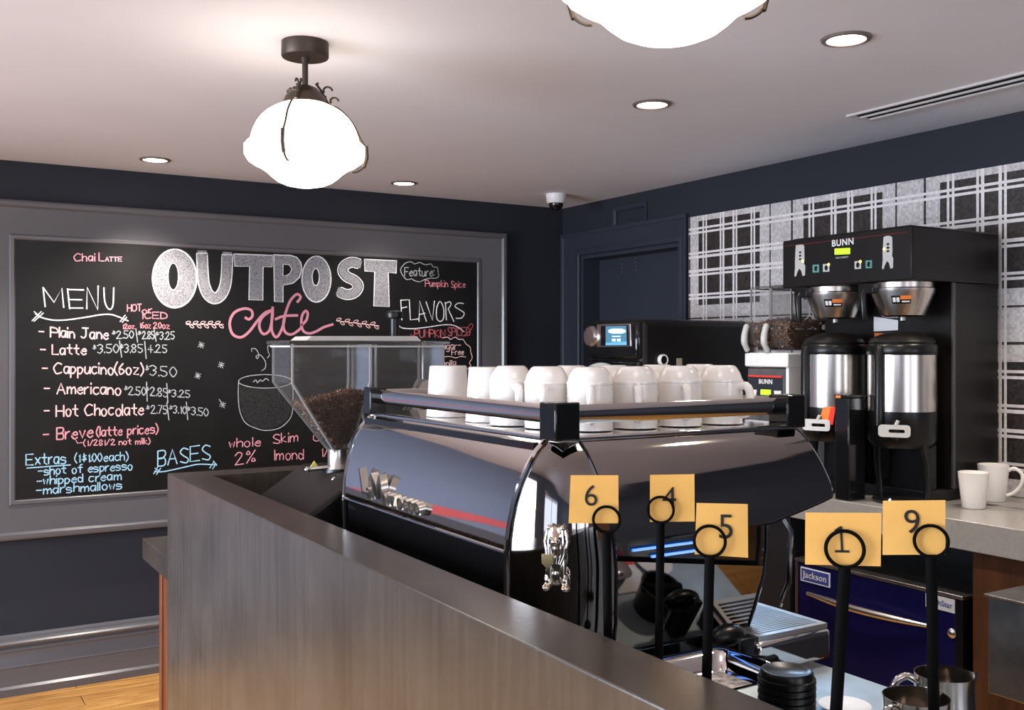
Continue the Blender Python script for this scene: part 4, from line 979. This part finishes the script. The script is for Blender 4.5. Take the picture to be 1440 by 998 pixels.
for xa, xb, z in ((1.17, 1.34, 1.221), (1.22, 1.43, 1.203)): box('blue_reflection_strip', M['led'], xa, xb, ysl(z) + .004, ysl(z) + .009, z - .0022, z + .0022, em)  # glowing bars stand in for blue lamp reflections under the hood
MB().tube([(interp(XM2, z), ysl(z) - .002, z) for z in zs(1.25, 1.015, 12)] + [(1.12, ysl(1.015), 1.013)], .004, 8).build('mirror_trim', M['gloss'], em)
# top tray and cup rail
ZT = 1.440
box('cup_tray', M['chrome'], X0 - .005, 1.632, Y0 - .006, YE, 1.428, ZT, em, .004)
rl = [((X0, Y0), (X0, YE - .02)), ((X0, Y0), (1.600, Y0)), ((1.600, Y0), (1.600, YE - .02)), ((X0, YE - .02), (1.600, YE - .02))]
for (xa, ya), (xb, yb) in rl:
    r_ = MB(); n = 24
    dx, dy = xb - xa, yb - ya; k = math.hypot(dx, dy); nx, ny = dy / k, -dx / k
    if nx * (xa - 1.31) + ny * (ya - 1.93) < 0: nx, ny = -nx, -ny
    r_.grid([[(xa + dx * i / n + nx * o_, ya + dy * i / n + ny * o_, z) for i in range(n + 1)] for z, o_ in ((1.463, 0), (1.470, .004), (1.480, .005), (1.490, .004), (1.496, 0))])
    r_.build('cup_rail', M['chrome'], em, solid=.003)
for x, y in ((X0, Y0), (1.600, Y0), (X0, YE - .02), (1.600, YE - .02)):
    w_ = .027 if y < 2 else .022
    pb = MB().box(x - w_, x + w_, y - w_, y + w_, 1.434, 1.503); pb.build('rail_post', M['gloss'], em, bevel=.003)
# raised chrome lettering on the back hood
zz = 1.266
zt = lambda: 0
cx_text = X0 - g(zz) - .010
xcur = 2.268
for ch, sz, dz in (('L', .092, .012), ('a', .062, -.004), ('M', .092, .008), ('a', .062, -.006), ('r', .062, -.006), ('z', .062, -.006), ('o', .062, -.006), ('c', .062, -.006), ('c', .062, -.006), ('o', .062, -.006)):
    o = text('raised_letter', ch, sz, M['steel'], em, (cx_text, xcur, zz + dz), (0, -1, 0), (-.15, 0, 1), .009, 'LEFT')
    ys_ = [v.co.y for v in o.data.vertices]; wdt = max(ys_) - min(ys_); xcur -= wdt + .004
# lion emblem on the corner panel
ln = MB(); ax = Vector((-1, -1, 0)).normalized(); rt = Vector((1, -1, 0)).normalized()
zl = 1.150; LUP = .038; fc = (Lp(zl + LUP) + Rp(zl + LUP)) / 2 + ax * .034 + Vector((0, 0, LUP))
def LP(r, d, z): return tuple(fc + rt * r + ax * d + Vector((0, 0, z - zl)))
rotl = Matrix((( rt.x, ax.x, 0), (rt.y, ax.y, 0), (0, 0, 1)))
for (r, d, z, a_, b_, c_) in ((0, -.004, 1.184, .025, .012, .026), (0, .004, 1.166, .021, .014, .020), (0, .006, 1.190, .019, .017, .019), (0, .012, 1.186, .012, .014, .013), (0, .024, 1.181, .008, .008, .007), (-.013, .004, 1.180, .008, .010, .020), (.013, .004, 1.180, .008, .010, .020),
                              (0, 0, 1.150, .020, .017, .034), (0, -.004, 1.118, .024, .018, .022), (-.015, .006, 1.107, .009, .012, .016), (.016, .006, 1.107, .009, .012, .016),
                              (-.012, .010, 1.130, .0065, .0075, .028), (.012, .010, 1.130, .0065, .0075, .028), (-.017, .018, 1.097, .008, .011, .006), (.018, .018, 1.097, .009, .011, .006),
                              (-.012, .014, 1.204, .005, .005, .006), (.012, .014, 1.204, .005, .005, .006)):
    ln.ell(LP(r, d, z), (a_, b_, c_), 16, 10, rotl)
lo = ln.build('lion_emblem', mat('gilt_chrome', (0.72, 0.62, 0.52), 0.16, 1.0), em, smooth=60)
k = lo.modifiers.new('fuse', 'REMESH'); k.mode = 'VOXEL'; k.voxel_size = .0022; k.use_smooth_shade = True
mn = MB()
for q in range(-3, 4):
    if q == 0: continue
    r = q * .0062; mn.tube([LP(r * .9, .020 - abs(q) * .002, 1.206 - abs(q) * .002), LP(r * 1.1, .022 - abs(q) * .002, 1.180), LP(r * .9, .019, 1.158), LP(r * .5, .018, 1.140)], .0022, 6)
mn.build('mane', M['chrome'], lo)
sh = MB(); P5 = [(-.024, 1.158), (-.004, 1.158), (-.004, 1.142), (-.014, 1.132), (-.024, 1.142)]
vs = [LP(r, .020, z) for r, z in P5] + [LP(r, .024, z) for r, z in P5]; sh.add(vs, [(4, 3, 2, 1, 0), (5, 6, 7, 8, 9)] + [(i, (i + 1) % 5, 5 + (i + 1) % 5, 5 + i) for i in range(5)])
sh.build('shield', mat('gold_shield', (0.75, 0.55, 0.28), 0.25, 1.0), lo, smooth=0)
M['grate'] = mat('satin_steel_grate', (0.55, 0.56, 0.58), 0.33, 0.9)
# drip tray, grate, lamps and group heads on the barista side
dt = MB(); dt.box(1.46, 1.676, 1.462, 2.37, .945, 1.010); dto = dt.build('drip_tray', M['chrome'], em, bevel=.012, segs=3)
gt = MB(); gt.box(1.47, 1.670, 1.470, 1.482, 1.010, 1.020); gt.box(1.655, 1.670, 1.482, 2.36, 1.010, 1.020); gt.box(1.47, 1.482, 1.482, 2.36, 1.010, 1.020)
for i in range(86): y = 1.486 + i * .01; gt.box(1.482, 1.655, y, y + .0045, 1.011, 1.018)
gt.build('drip_grate', M['grate'], dto, smooth=0)
box('tray_inside', M['matte'], 1.475, 1.662, 1.475, 2.36, 1.0098, 1.0104, dto)
MB().box(1.395, 1.440, 1.448, 1.480, .931, 1.030).ell((1.385, 1.468, 1.035), (.045, .022, .024), 20, 10).build('drain_housing', M['black'], em, bevel=.004)
box('work_light', M['led'], 1.50, 1.512, 1.62, 2.30, 1.236, 1.244, em)
wl = area_light('machine_work_light', (1.60, 1.95, 1.236), (0, 0, 0), .04, .8, 13, (0.40, 0.66, 1.0)); wl.rotation_euler = (0, 0, 0)
for y in (1.72, 2.15):
    gh = MB(); gh.lathe([(0, 1.255), (.036, 1.25), (.038, 1.17), (.030, 1.155), (0, 1.155)], (1.575, y, 0), 28); gho = gh.build('group_head', M['chrome'], em)
    pf = MB(); pf.lathe([(0, 1.156), (.036, 1.156), (.034, 1.125), (0, 1.12)], (1.575, y, 0), 28); pf.build('portafilter', M['chrome'], gho)
    MB().tube([(1.60, y, 1.14), (1.66, y - .01, 1.132), (1.72, y - .015, 1.12)], [.010, .014, .012], 10).build('portafilter_handle', M['black'], gho)
MB().tube([(1.60, 1.535, 1.25), (1.625, 1.53, 1.21), (1.62, 1.53, 1.10), (1.60, 1.54, 1.05)], .006, 8).build('steam_wand', M['chrome'], em)

# ------------------------------------------------------------------ cups on the tray
def tray_mug_proto():
    t = thing('ribbed_mug', 'x', 'mug', (0, 0, ZT), 'upturned ribbed mugs on the espresso machine')
    pr_ = [(0, .1235), (.026, .1235), (.029, .1225), (.033, .119), (.040, .108), (.0435, .097), (.0445, .094), (.0462, .0935), (.0462, .0895), (.0448, .089)]
    for i in range(9): z = .080 - i * .009; pr_ += [(.0455, z + .003), (.0447, z)]
    pr_ += [(.0452, .001), (.042, .001), (.041, .08), (0, .085)]
    MB().lathe([(r, ZT + z) for r, z in pr_], (0, 0, 0), 40).build('cup', M['white'], t, smooth=50)
    hd_ = MB(); P = lambda d, z: (d, 0, ZT + z)
    pts = catmull([P(.044, .080), P(.060, .081), P(.069, .068), P(.069, .036), P(.060, .022), P(.044, .024)], 4)
    hd_.tube(pts, .0088, 12); hd_.build('handle', M['white'], t)
    return t
pm = tray_mug_proto(); cnt = [0]
def place_mug(x, y, ang, label):
    o = pm if cnt[0] == 0 else dup(pm); cnt[0] += 1
    o.location = (x, y, ZT + .001); o.rotation_euler = (0, 0, math.radians(ang)); o['label'] = label
ordw = ['first', 'second', 'third', 'fourth', 'fifth']
for i, (px, an) in enumerate(((769, -128), (829.5, -124), (893, -122), (956, -118), (1014, -75))):
    yy = 1.69 if i == 0 else 1.60; q = on(1, yy, px, 560)
    place_mug(q.x, yy, an, ['upturned ribbed mug just behind the black corner post of the tray', 'second mug from the left in the front row on the tray', 'upturned mug in the exact middle of the front row on the tray',
                            'second mug from the right in the front row on the tray', 'upturned ribbed mug at the right end of the front row'][i])
q = on(0, 1.092, 728, 560); place_mug(1.086, q.y + .016, -108, 'upturned ribbed mug next to the plain tapered cups')
for i, (px, lb) in enumerate(((803, 'mug behind the front row, peeking between its first and second mugs'), (862, 'mug behind the front row, peeking between its second and third mugs'),
                              (924, 'mug behind the front row, peeking between its third and fourth mugs'), (984, 'mug behind the front row, peeking between its fourth and fifth mugs'))):
    yy = 1.735 + .012 * (i == 0); q = on(1, yy, px, 560); place_mug(q.x, yy, -110, lb)
for i, (px, lb) in enumerate(((627, 'plain white tapered cup upturned at the far left of the tray'), (684, 'plain white tapered cup upturned between another tapered cup and the mugs'))):
    q = on(0, 1.094, px, 560)
    pc = MB().lathe([(0, ZT + .120), (.0415, ZT + .120), (.044, ZT + .118), (.0515, ZT + .004), (.052, ZT + .001), (.048, ZT + .001), (.040, ZT + .11), (0, ZT + .112)], (1.100, q.y, 0), 40)
    tag(pc.build('tapered_cup', M['white']), lb, 'cup', 'upturned tapered cups on the espresso machine')

# ================================================================== TWIN GRINDER BEHIND THE MACHINE
HX0, HX1, HY0, HY1 = .884, 1.350, 2.60, 2.775
ZH1, ZHs = 1.612, 1.507
tg_ = thing('twin_grinder', 'big coffee grinder with wide clear hopper half full of beans', 'coffee grinder', (1.1, 2.75, ZW))
hx_m = (HX0 + HX1) / 2 + .004
def hopper(x0, x1, tx, name):
    zt = 1.308; y0, y1 = HY0, HY1; yt = (y0 + y1) / 2
    ch = .012
    def ring(xa, xb, ya, yb, z, c):
        return [(xa + c, ya, z), (xb - c, ya, z), (xb, ya + c, z), (xb, yb - c, z), (xb - c, yb, z), (xa + c, yb, z), (xa, yb - c, z), (xa, ya + c, z), (xa + c, ya, z)]
    rows = [ring(x0, x1, y0, y1, ZH1, ch), ring(x0, x1, y0, y1, ZHs, ch), ring(tx - .026, tx + .026, yt - .026, yt + .026, zt, .008)]
    return MB().grid(rows).build(name, M['clear'], tg_, smooth=20)
M['edge'] = clear_mat('clear_edge_highlight', (0.9, 0.9, 0.9), 0.05, 1.45, 0.42)  # whitish bars along the plastic edges stand in for bright highlights
hl = hopper(HX0, hx_m, 1.055, 'hopper'); hr = hopper(hx_m + .004, HX1, 1.185, 'hopper')
ld = MB().box(HX0 - .010, HX1 + .010, HY0 - .008, HY1 + .008, ZH1, ZH1 + .010); ld.build('hopper_lid', M['clear'], tg_, bevel=.003)
MB().prism([(HX0 + .05, ZH1 + .010), (HX0 + .065, ZH1 + .022), (HX1 - .085, ZH1 + .024), (HX1 - .07, ZH1 + .010)], HY0 + .02, HY1 - .02, 'XZ').build('lid_grip', mat('frosted_lid', (.62, .60, .58), .3), tg_, smooth=0)
for x0, x1, tx, par in ((HX0, hx_m, 1.055, hl), (hx_m + .004, HX1, 1.185, hr)):
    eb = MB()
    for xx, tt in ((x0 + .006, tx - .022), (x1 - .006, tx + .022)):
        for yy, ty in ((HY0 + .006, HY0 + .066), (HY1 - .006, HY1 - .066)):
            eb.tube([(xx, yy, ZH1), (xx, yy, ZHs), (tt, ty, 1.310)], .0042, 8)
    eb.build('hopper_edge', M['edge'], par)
rim = MB()
for z in (ZH1 - .006,): rim.loop([(HX0, HY0, z), (HX1, HY0, z), (HX1, HY1, z), (HX0, HY1, z)], .0028, 6)
rim.build('hopper_rim', M['grey'], tg_)
p = on(1, 2.70, 555, 472)
kn = MB().lathe([(.0135, 0), (.0135, .065), (.024, .068), (.026, .078), (.024, .086), (.010, .090), (0, .090)], (p.x, 2.70, ZH1 + .010), 24); kn.build('lid_knob', M['black'], tg_)
bn = MB(); random.seed(3)
def fun(z): t = max(0, min(1, (ZHs - z) / (ZHs - 1.308))); return (HX0 + (1.029 - HX0) * t + .010, hx_m + (1.081 - hx_m) * t - .008, HY0 + (.0615 * 1.0) * t + .010, HY1 - .0615 * t - .010)
for i in range(1500):
    z = 1.33 + random.random() ** .7 * .150; xa, xb, ya, yb = fun(z)
    top = 1.478 + .012 * random.random()
    side = random.random()
    if side < .50: x = random.uniform(xa, xb); y = ya + random.random() * .012
    elif side < .65: x = xa + random.random() * .010; y = random.uniform(ya, yb)
    elif side < .75: x = xb - random.random() * .010; y = random.uniform(ya, yb)
    else: x = random.uniform(xa, xb); y = random.uniform(ya, yb); z = 9
    lim = 1.440 + .040 * max(0, min(1, (x - HX0) / .20)); z = min(z, lim + random.uniform(-.010, .004))
    if z < 1.33: continue
    xa, xb, ya, yb = fun(z); x = min(max(x, xa), xb); y = min(max(y, ya), yb)
    bean_mesh(bn, (x, y, z), .0060)
core = []
for z in (1.435, 1.32):
    xa, xb, ya, yb = fun(z); core.append([(xa + .012, ya + .012, z), (xb - .012, ya + .012, z), (xb - .012, yb - .012, z), (xa + .012, yb - .012, z), (xa + .012, ya + .012, z)])
bn.grid(core); bn.add(core[0][:4], [(0, 1, 2, 3)])
bo = bn.build('coffee_beans', M['bean'], hl); bo['kind'] = 'stuff'
for tx in (1.055, 1.185):
    MB().lathe([(.030, 1.318), (.033, 1.316), (.033, 1.268), (.036, 1.264), (.036, 1.256), (0, 1.256)], (tx, (HY0 + HY1) / 2, 0), 28).build('collar', M['steel'], tg_)
# dark body with sloping top, seen over the bar
bd = MB(); yb0, yb1 = 2.48, 2.90
bd.prism([(.885, .97), (.872, 1.150), (.900, 1.178), (1.02, 1.256), (1.28, 1.256), (1.34, 1.18), (1.34, .97)], yb0, yb1, 'XZ'); bd.build('body', M['satin'], tg_, bevel=.012, segs=3)
MB().box(.90, 1.32, yb0 + .02, yb1 - .02, ZW + .001, .972).build('foot_plate', M['black'], tg_)
p = on(1, 2.70, 432, 660)
MB().tube([(p.x, 2.70, p.z), (p.x + .06, 2.69, p.z + .003), (1.05, 2.69, 1.262)], .0065, 8).ell((p.x, 2.70, p.z), (.009, .009, .009), 10, 8).build('adjusting_lever', M['chrome'], tg_)
p = on(1, 2.62, 466, 672)
MB().tube([(p.x, 2.60, p.z), (p.x + .03, 2.61, p.z + .006), (1.10, 2.64, 1.262)], .006, 8).ell((p.x, 2.60, p.z - .003), (.008, .008, .010), 10, 8).build('adjusting_lever', M['chrome'], tg_)
MB().lathe([(.030, 1.262), (.044, 1.262), (.046, 1.250), (.030, 1.248)], (1.055, (HY0 + HY1) / 2, 0), 24).build('collar_ring', M['black'], tg_)
q0, q1, q2 = on(1, 2.72, 436, 657), on(1, 2.72, 448, 657), on(1, 2.72, 442, 648)
yt_ = MB(); yt_.prism([(q0.x, q0.z), (q1.x, q1.z), (q2.x, q2.z)], 2.718, 2.722, 'XZ'); yt_.build('yellow_tag', M['yellow'], tg_, smooth=0)

# ================================================================== TABLE NUMBERS AND THE THINGS BY THE MACHINE
def number_stand(num, d, ring, rr_px, post_bottom_px, card, ncen, nh):
    c = at(d, *ring); view = Vector((c.x, c.y, 0)).normalized(); side = Vector((view.y, -view.x, 0)); up = Vector((0, 0, 1))
    R_ = rr_px * d / FPX
    foot = at(d, post_bottom_px[0], post_bottom_px[1]); k = (c.z - R_ - ZW) / max(1e-6, (c.z - R_ - foot.z)); top = c - up * R_
    base = top + (foot - top) * k; base.z = ZW
    st_ = thing('number_stand', 'black pole with a ring clip holding the number %s card' % num, 'table number holder', tuple(base), 'table number holders')
    pole_r = .0068
    MB().tube([tuple(base + up * .006), tuple(top)], pole_r, 12).build('pole', M['matte'], st_)
    MB().lathe([(0, ZW + .001), (.034, ZW + .001), (.034, ZW + .006), (.030, ZW + .009), (.010, ZW + .010), (0, ZW + .010)], (base.x, base.y, 0), 28).build('base', M['matte'], st_)
    rg = MB(); off = -view * .004
    rg.loop([tuple(c + off + side * (R_ * math.sin(2 * PI * i / 32)) + up * (R_ * math.cos(2 * PI * i / 32))) for i in range(32)], .0021, 8)
    rg.loop([tuple(c - off * .6 + side * (R_ * .96 * math.sin(2 * PI * i / 32)) + up * (R_ * .96 * math.cos(2 * PI * i / 32))) for i in range(32)], .0018, 8)
    rg.build('ring_clip', M['matte'], st_)
    pts = [at(d, *p_) for p_ in card]
    # the card stands in the ring's plane
    nrm = -view
    def flat(p_): q_ = Vector((0, 0, CAMZ)); dr = (p_ - q_); t = (c - q_).dot(view) / dr.dot(view); return q_ + dr * t
    pts = [flat(p_) for p_ in pts]
    b = MB(); b.add([tuple(p_) for p_ in pts] + [tuple(p_ - nrm * .0005) for p_ in pts], [(0, 1, 2, 3), (7, 6, 5, 4), (0, 1, 5, 4), (1, 2, 6, 5), (2, 3, 7, 6), (3, 0, 4, 7)])
    co = b.build('number_card', M['card'], smooth=0)
    tag(co, 'amber card printed with a black %s, clipped on a black pole' % num, 'table number', 'amber table number cards')
    nc = flat(at(d, *ncen)) + nrm * .0008; tilt = (pts[1] - pts[0]).normalized()
    if num == '1':
        H1 = nh * d / FPX * .5; tu = nrm.cross(tilt)
        b = MB(); w1 = H1 * .085
        for poly_ in ([(-w1, -H1), (w1, -H1), (w1, H1), (-w1, H1)], [(-w1, H1), (-w1, H1 - .30 * H1), (-H1 * .50, H1 * .48), (-H1 * .50, H1 * .70)], [(-H1 * .52, -H1), (H1 * .52, -H1), (H1 * .52, -H1 * .82), (-H1 * .52, -H1 * .82)]):
            k_ = len(b.v); b.add([tuple(nc + tilt * x_ + tu * y_) for x_, y_ in poly_], [tuple(range(len(poly_)))])
        b.build('numeral', M['ink'], co, smooth=0)
        return
    text('numeral', num, nh * d / FPX * 1.42, M['ink'], co, nc, tilt, nrm.cross(tilt), .0003, bold=-.004)
number_stand('6', 1.50, (853, 730), 18.5, (855, 893), [(802.5, 668), (869.5, 668), (870, 735.5), (799.5, 735.5)], (831, 698), 30)
number_stand('4', 1.60, (929, 716), 18, (926.5, 925), [(914, 667.5), (976.5, 666.5), (977, 733), (914, 733.5)], (941.5, 701), 30)
number_stand('5', 1.33, (998, 760), 21.5, (994, 950), [(979.5, 707), (1051.5, 708.5), (1052, 784), (977, 779)], (1021, 742), 35)
number_stand('1', 1.12, (1188, 771), 25.5, (1176, 998), [(1132.5, 720.5), (1239.5, 721), (1238.5, 796), (1132, 793.5)], (1183.5, 758), 37)
number_stand('9', 1.25, (1309.5, 760), 22, (1313, 998), [(1241.5, 704), (1329.5, 703), (1329.5, 779.5), (1241, 780)], (1283, 735), 34)
# stack of black lids
q = on(2, ZW, 1108, 1075); lx, ly = 1.165, 1.105
def lid_profile(z): return [(0, z + .014), (.030, z + .0145), (.034, z + .017), (.038, z + .017), (.040, z + .013), (.0405, z + .006), (.0435, z + .005), (.044, z), (.0425, z), (.040, z + .003), (.037, z + .011), (0, z + .011)]
NL = 16; lidproto = None
wd = ['topmost', 'second', 'third', 'fourth', 'fifth', 'sixth', 'seventh', 'eighth', 'ninth', 'tenth', 'eleventh', 'twelfth', 'thirteenth', 'fourteenth', 'fifteenth', 'bottom']
for i in range(NL):
    z = ZW + .001 + i * .0105; r = NL - 1 - i
    lb = 'black plastic cup lid, %s of the stack beside the pole' % (wd[r] if r in (0, NL - 1) else wd[r] + ' from the top')
    if lidproto is None:
        lidproto = tag(MB().lathe(lid_profile(0), (0, 0, 0), 40).build('cup_lid', M['black'], base=(0, 0, 0)), lb, 'cup lid', 'stack of black cup lids'); o = lidproto
    else:
        o = lidproto.copy(); COL.objects.link(o); o['label'] = lb
    o.location = (lx, ly, z)
# milk pitchers
def pitcher(x, y, ang, h, r, label):
    t = thing('milk_pitcher', label, 'pitcher', (x, y, ZW), 'steel milk pitchers'); u0 = ang
    prof = [(0, ZW + .002), (r * 1.08, ZW + .002), (r * 1.12, ZW + .008), (r * 1.10, ZW + .03), (r * 1.0, ZW + h * .7), (r * .98, ZW + h * .9), (r, ZW + h), (r - .0015, ZW + h), (r * .96, ZW + h * .9), (r * .98, ZW + h * .7), (r * 1.08, ZW + .03), (0, ZW + .006)]
    b = MB(); vs = []; n = 64
    def md(a, i):
        dlt = math.atan2(math.sin(a - u0), math.cos(a - u0)); w_ = math.exp(-(dlt / .22) ** 2)
        return 1 + (.20 * w_ if i in (6, 7) else .10 * w_ if i in (5, 8) else 0)
    b.lathe(prof, (x, y, 0), n, mod=md); b.build('jug', M['steel2'], t)
    u = Vector((math.cos(ang + PI), math.sin(ang + PI), 0)); c = Vector((x, y, ZW)); P = lambda d_, z_: tuple(c + u * d_ + Vector((0, 0, z_)))
    MB().tube(catmull([P(r * .98, h * .92), P(r * 1.35, h * .97), P(r * 1.75, h * .85), P(r * 1.75, h * .45), P(r * 1.5, h * .25), P(r * 1.05, h * .22)], 4), .006, 10).build('handle', M['steel2'], t)
M['steel2'] = mat('polished_warm_steel', (0.60, 0.56, 0.52), 0.14, 1.0)
pitcher(1.340, 1.005, math.radians(5), .132, .050, 'steel milk pitcher nearest the camera, left of the pole marked 9')
pitcher(1.452, 1.035, math.radians(-32), .140, .047, 'steel milk pitcher with spout at right, behind the pole marked 9')
# steel pan, knock box, tamper, saucer, papers
sp_ = thing('steel_pan', 'deep steel pan with white residue at the foot of the espresso machine', 'pan', (1.19, 1.30, ZW))
pn = MB(); ZP = 1.048
def rrect(x0, x1, y0, y1, r, z):
    out = []
    for cx_, cy_, st in ((x1 - r, y1 - r, 0), (x0 + r, y1 - r, 90), (x0 + r, y0 + r, 180), (x1 - r, y0 + r, 270)):
        for k in range(5): a = math.radians(st + 22.5 * k); out.append((cx_ + r * math.cos(a), cy_ + r * math.sin(a), z))
    return out + out[:1]
pn.grid([rrect(1.095, 1.29, 1.215, 1.385, .02, ZW + .002), rrect(1.085, 1.30, 1.205, 1.395, .022, ZP - .004), rrect(1.080, 1.305, 1.200, 1.400, .024, ZP), rrect(1.087, 1.298, 1.207, 1.393, .022, ZP + .001),
         rrect(1.100, 1.285, 1.220, 1.380, .02, ZP - .006), rrect(1.110, 1.275, 1.230, 1.370, .02, ZP - .030)])
pn.add(rrect(1.110, 1.275, 1.230, 1.370, .02, ZP - .030)[:-1], [tuple(range(20))]); pn.build('pan', M['chrome'], sp_, smooth=50)
rs_ = MB(); rs_.grid([rrect(1.125, 1.26, 1.245, 1.355, .02, ZP - .0295), rrect(1.13, 1.255, 1.25, 1.35, .02, ZP - .0275)]); rs_.add(rrect(1.13, 1.255, 1.25, 1.35, .02, ZP - .0275)[:-1], [tuple(range(20))])
rs_.build('residue', mat('milk_residue', (.40, .37, .36), .6, var=.9, vscale=70), sp_, smooth=0)
kb = thing('knock_box', 'black knock box with padded bar at the foot of the espresso machine', 'knock box', (1.43, 1.38, ZW))
MB().lathe([(0, ZW + .001), (.042, ZW + .001), (.047, ZW + .066), (.049, ZW + .070), (.043, ZW + .070), (.038, ZW + .02), (0, ZW + .02)], (1.40, 1.395, 0), 32).build('bin', M['black'], kb)
MB().tube([(1.354, 1.388, ZW + .066), (1.446, 1.402, ZW + .066)], .011, 14).build('padded_bar', M['matte'], kb)
q = on(2, ZW + .01, 1188, 992)
tag(MB().lathe([(0, ZW + .001), (.030, ZW + .001), (.046, ZW + .011), (.047, ZW + .013), (.045, ZW + .013), (.028, ZW + .005), (0, ZW + .004)], (q.x, q.y, 0), 36).build('saucer', M['white']), 'white saucer on the metal counter beside the stack of black lids', 'saucer')
MG = thing('leaflet', 'printed leaflet lying flat on the counter, mirrored in the espresso machine', 'leaflet', (1.392, 1.278, ZW))
MB().box(1.345, 1.44, 1.215, 1.342, ZW + .001, ZW + .004).build('pages', M['paper'], MG, smooth=0)
MB().box(1.35, 1.375, 1.23, 1.28, ZW + .0042, ZW + .0048).build('teal_picture', mat('teal_print', (.05, .30, .38), .5), MG, smooth=0)
MB().box(1.40, 1.435, 1.225, 1.265, ZW + .0042, ZW + .0048).build('red_picture', M['red'], MG, smooth=0)
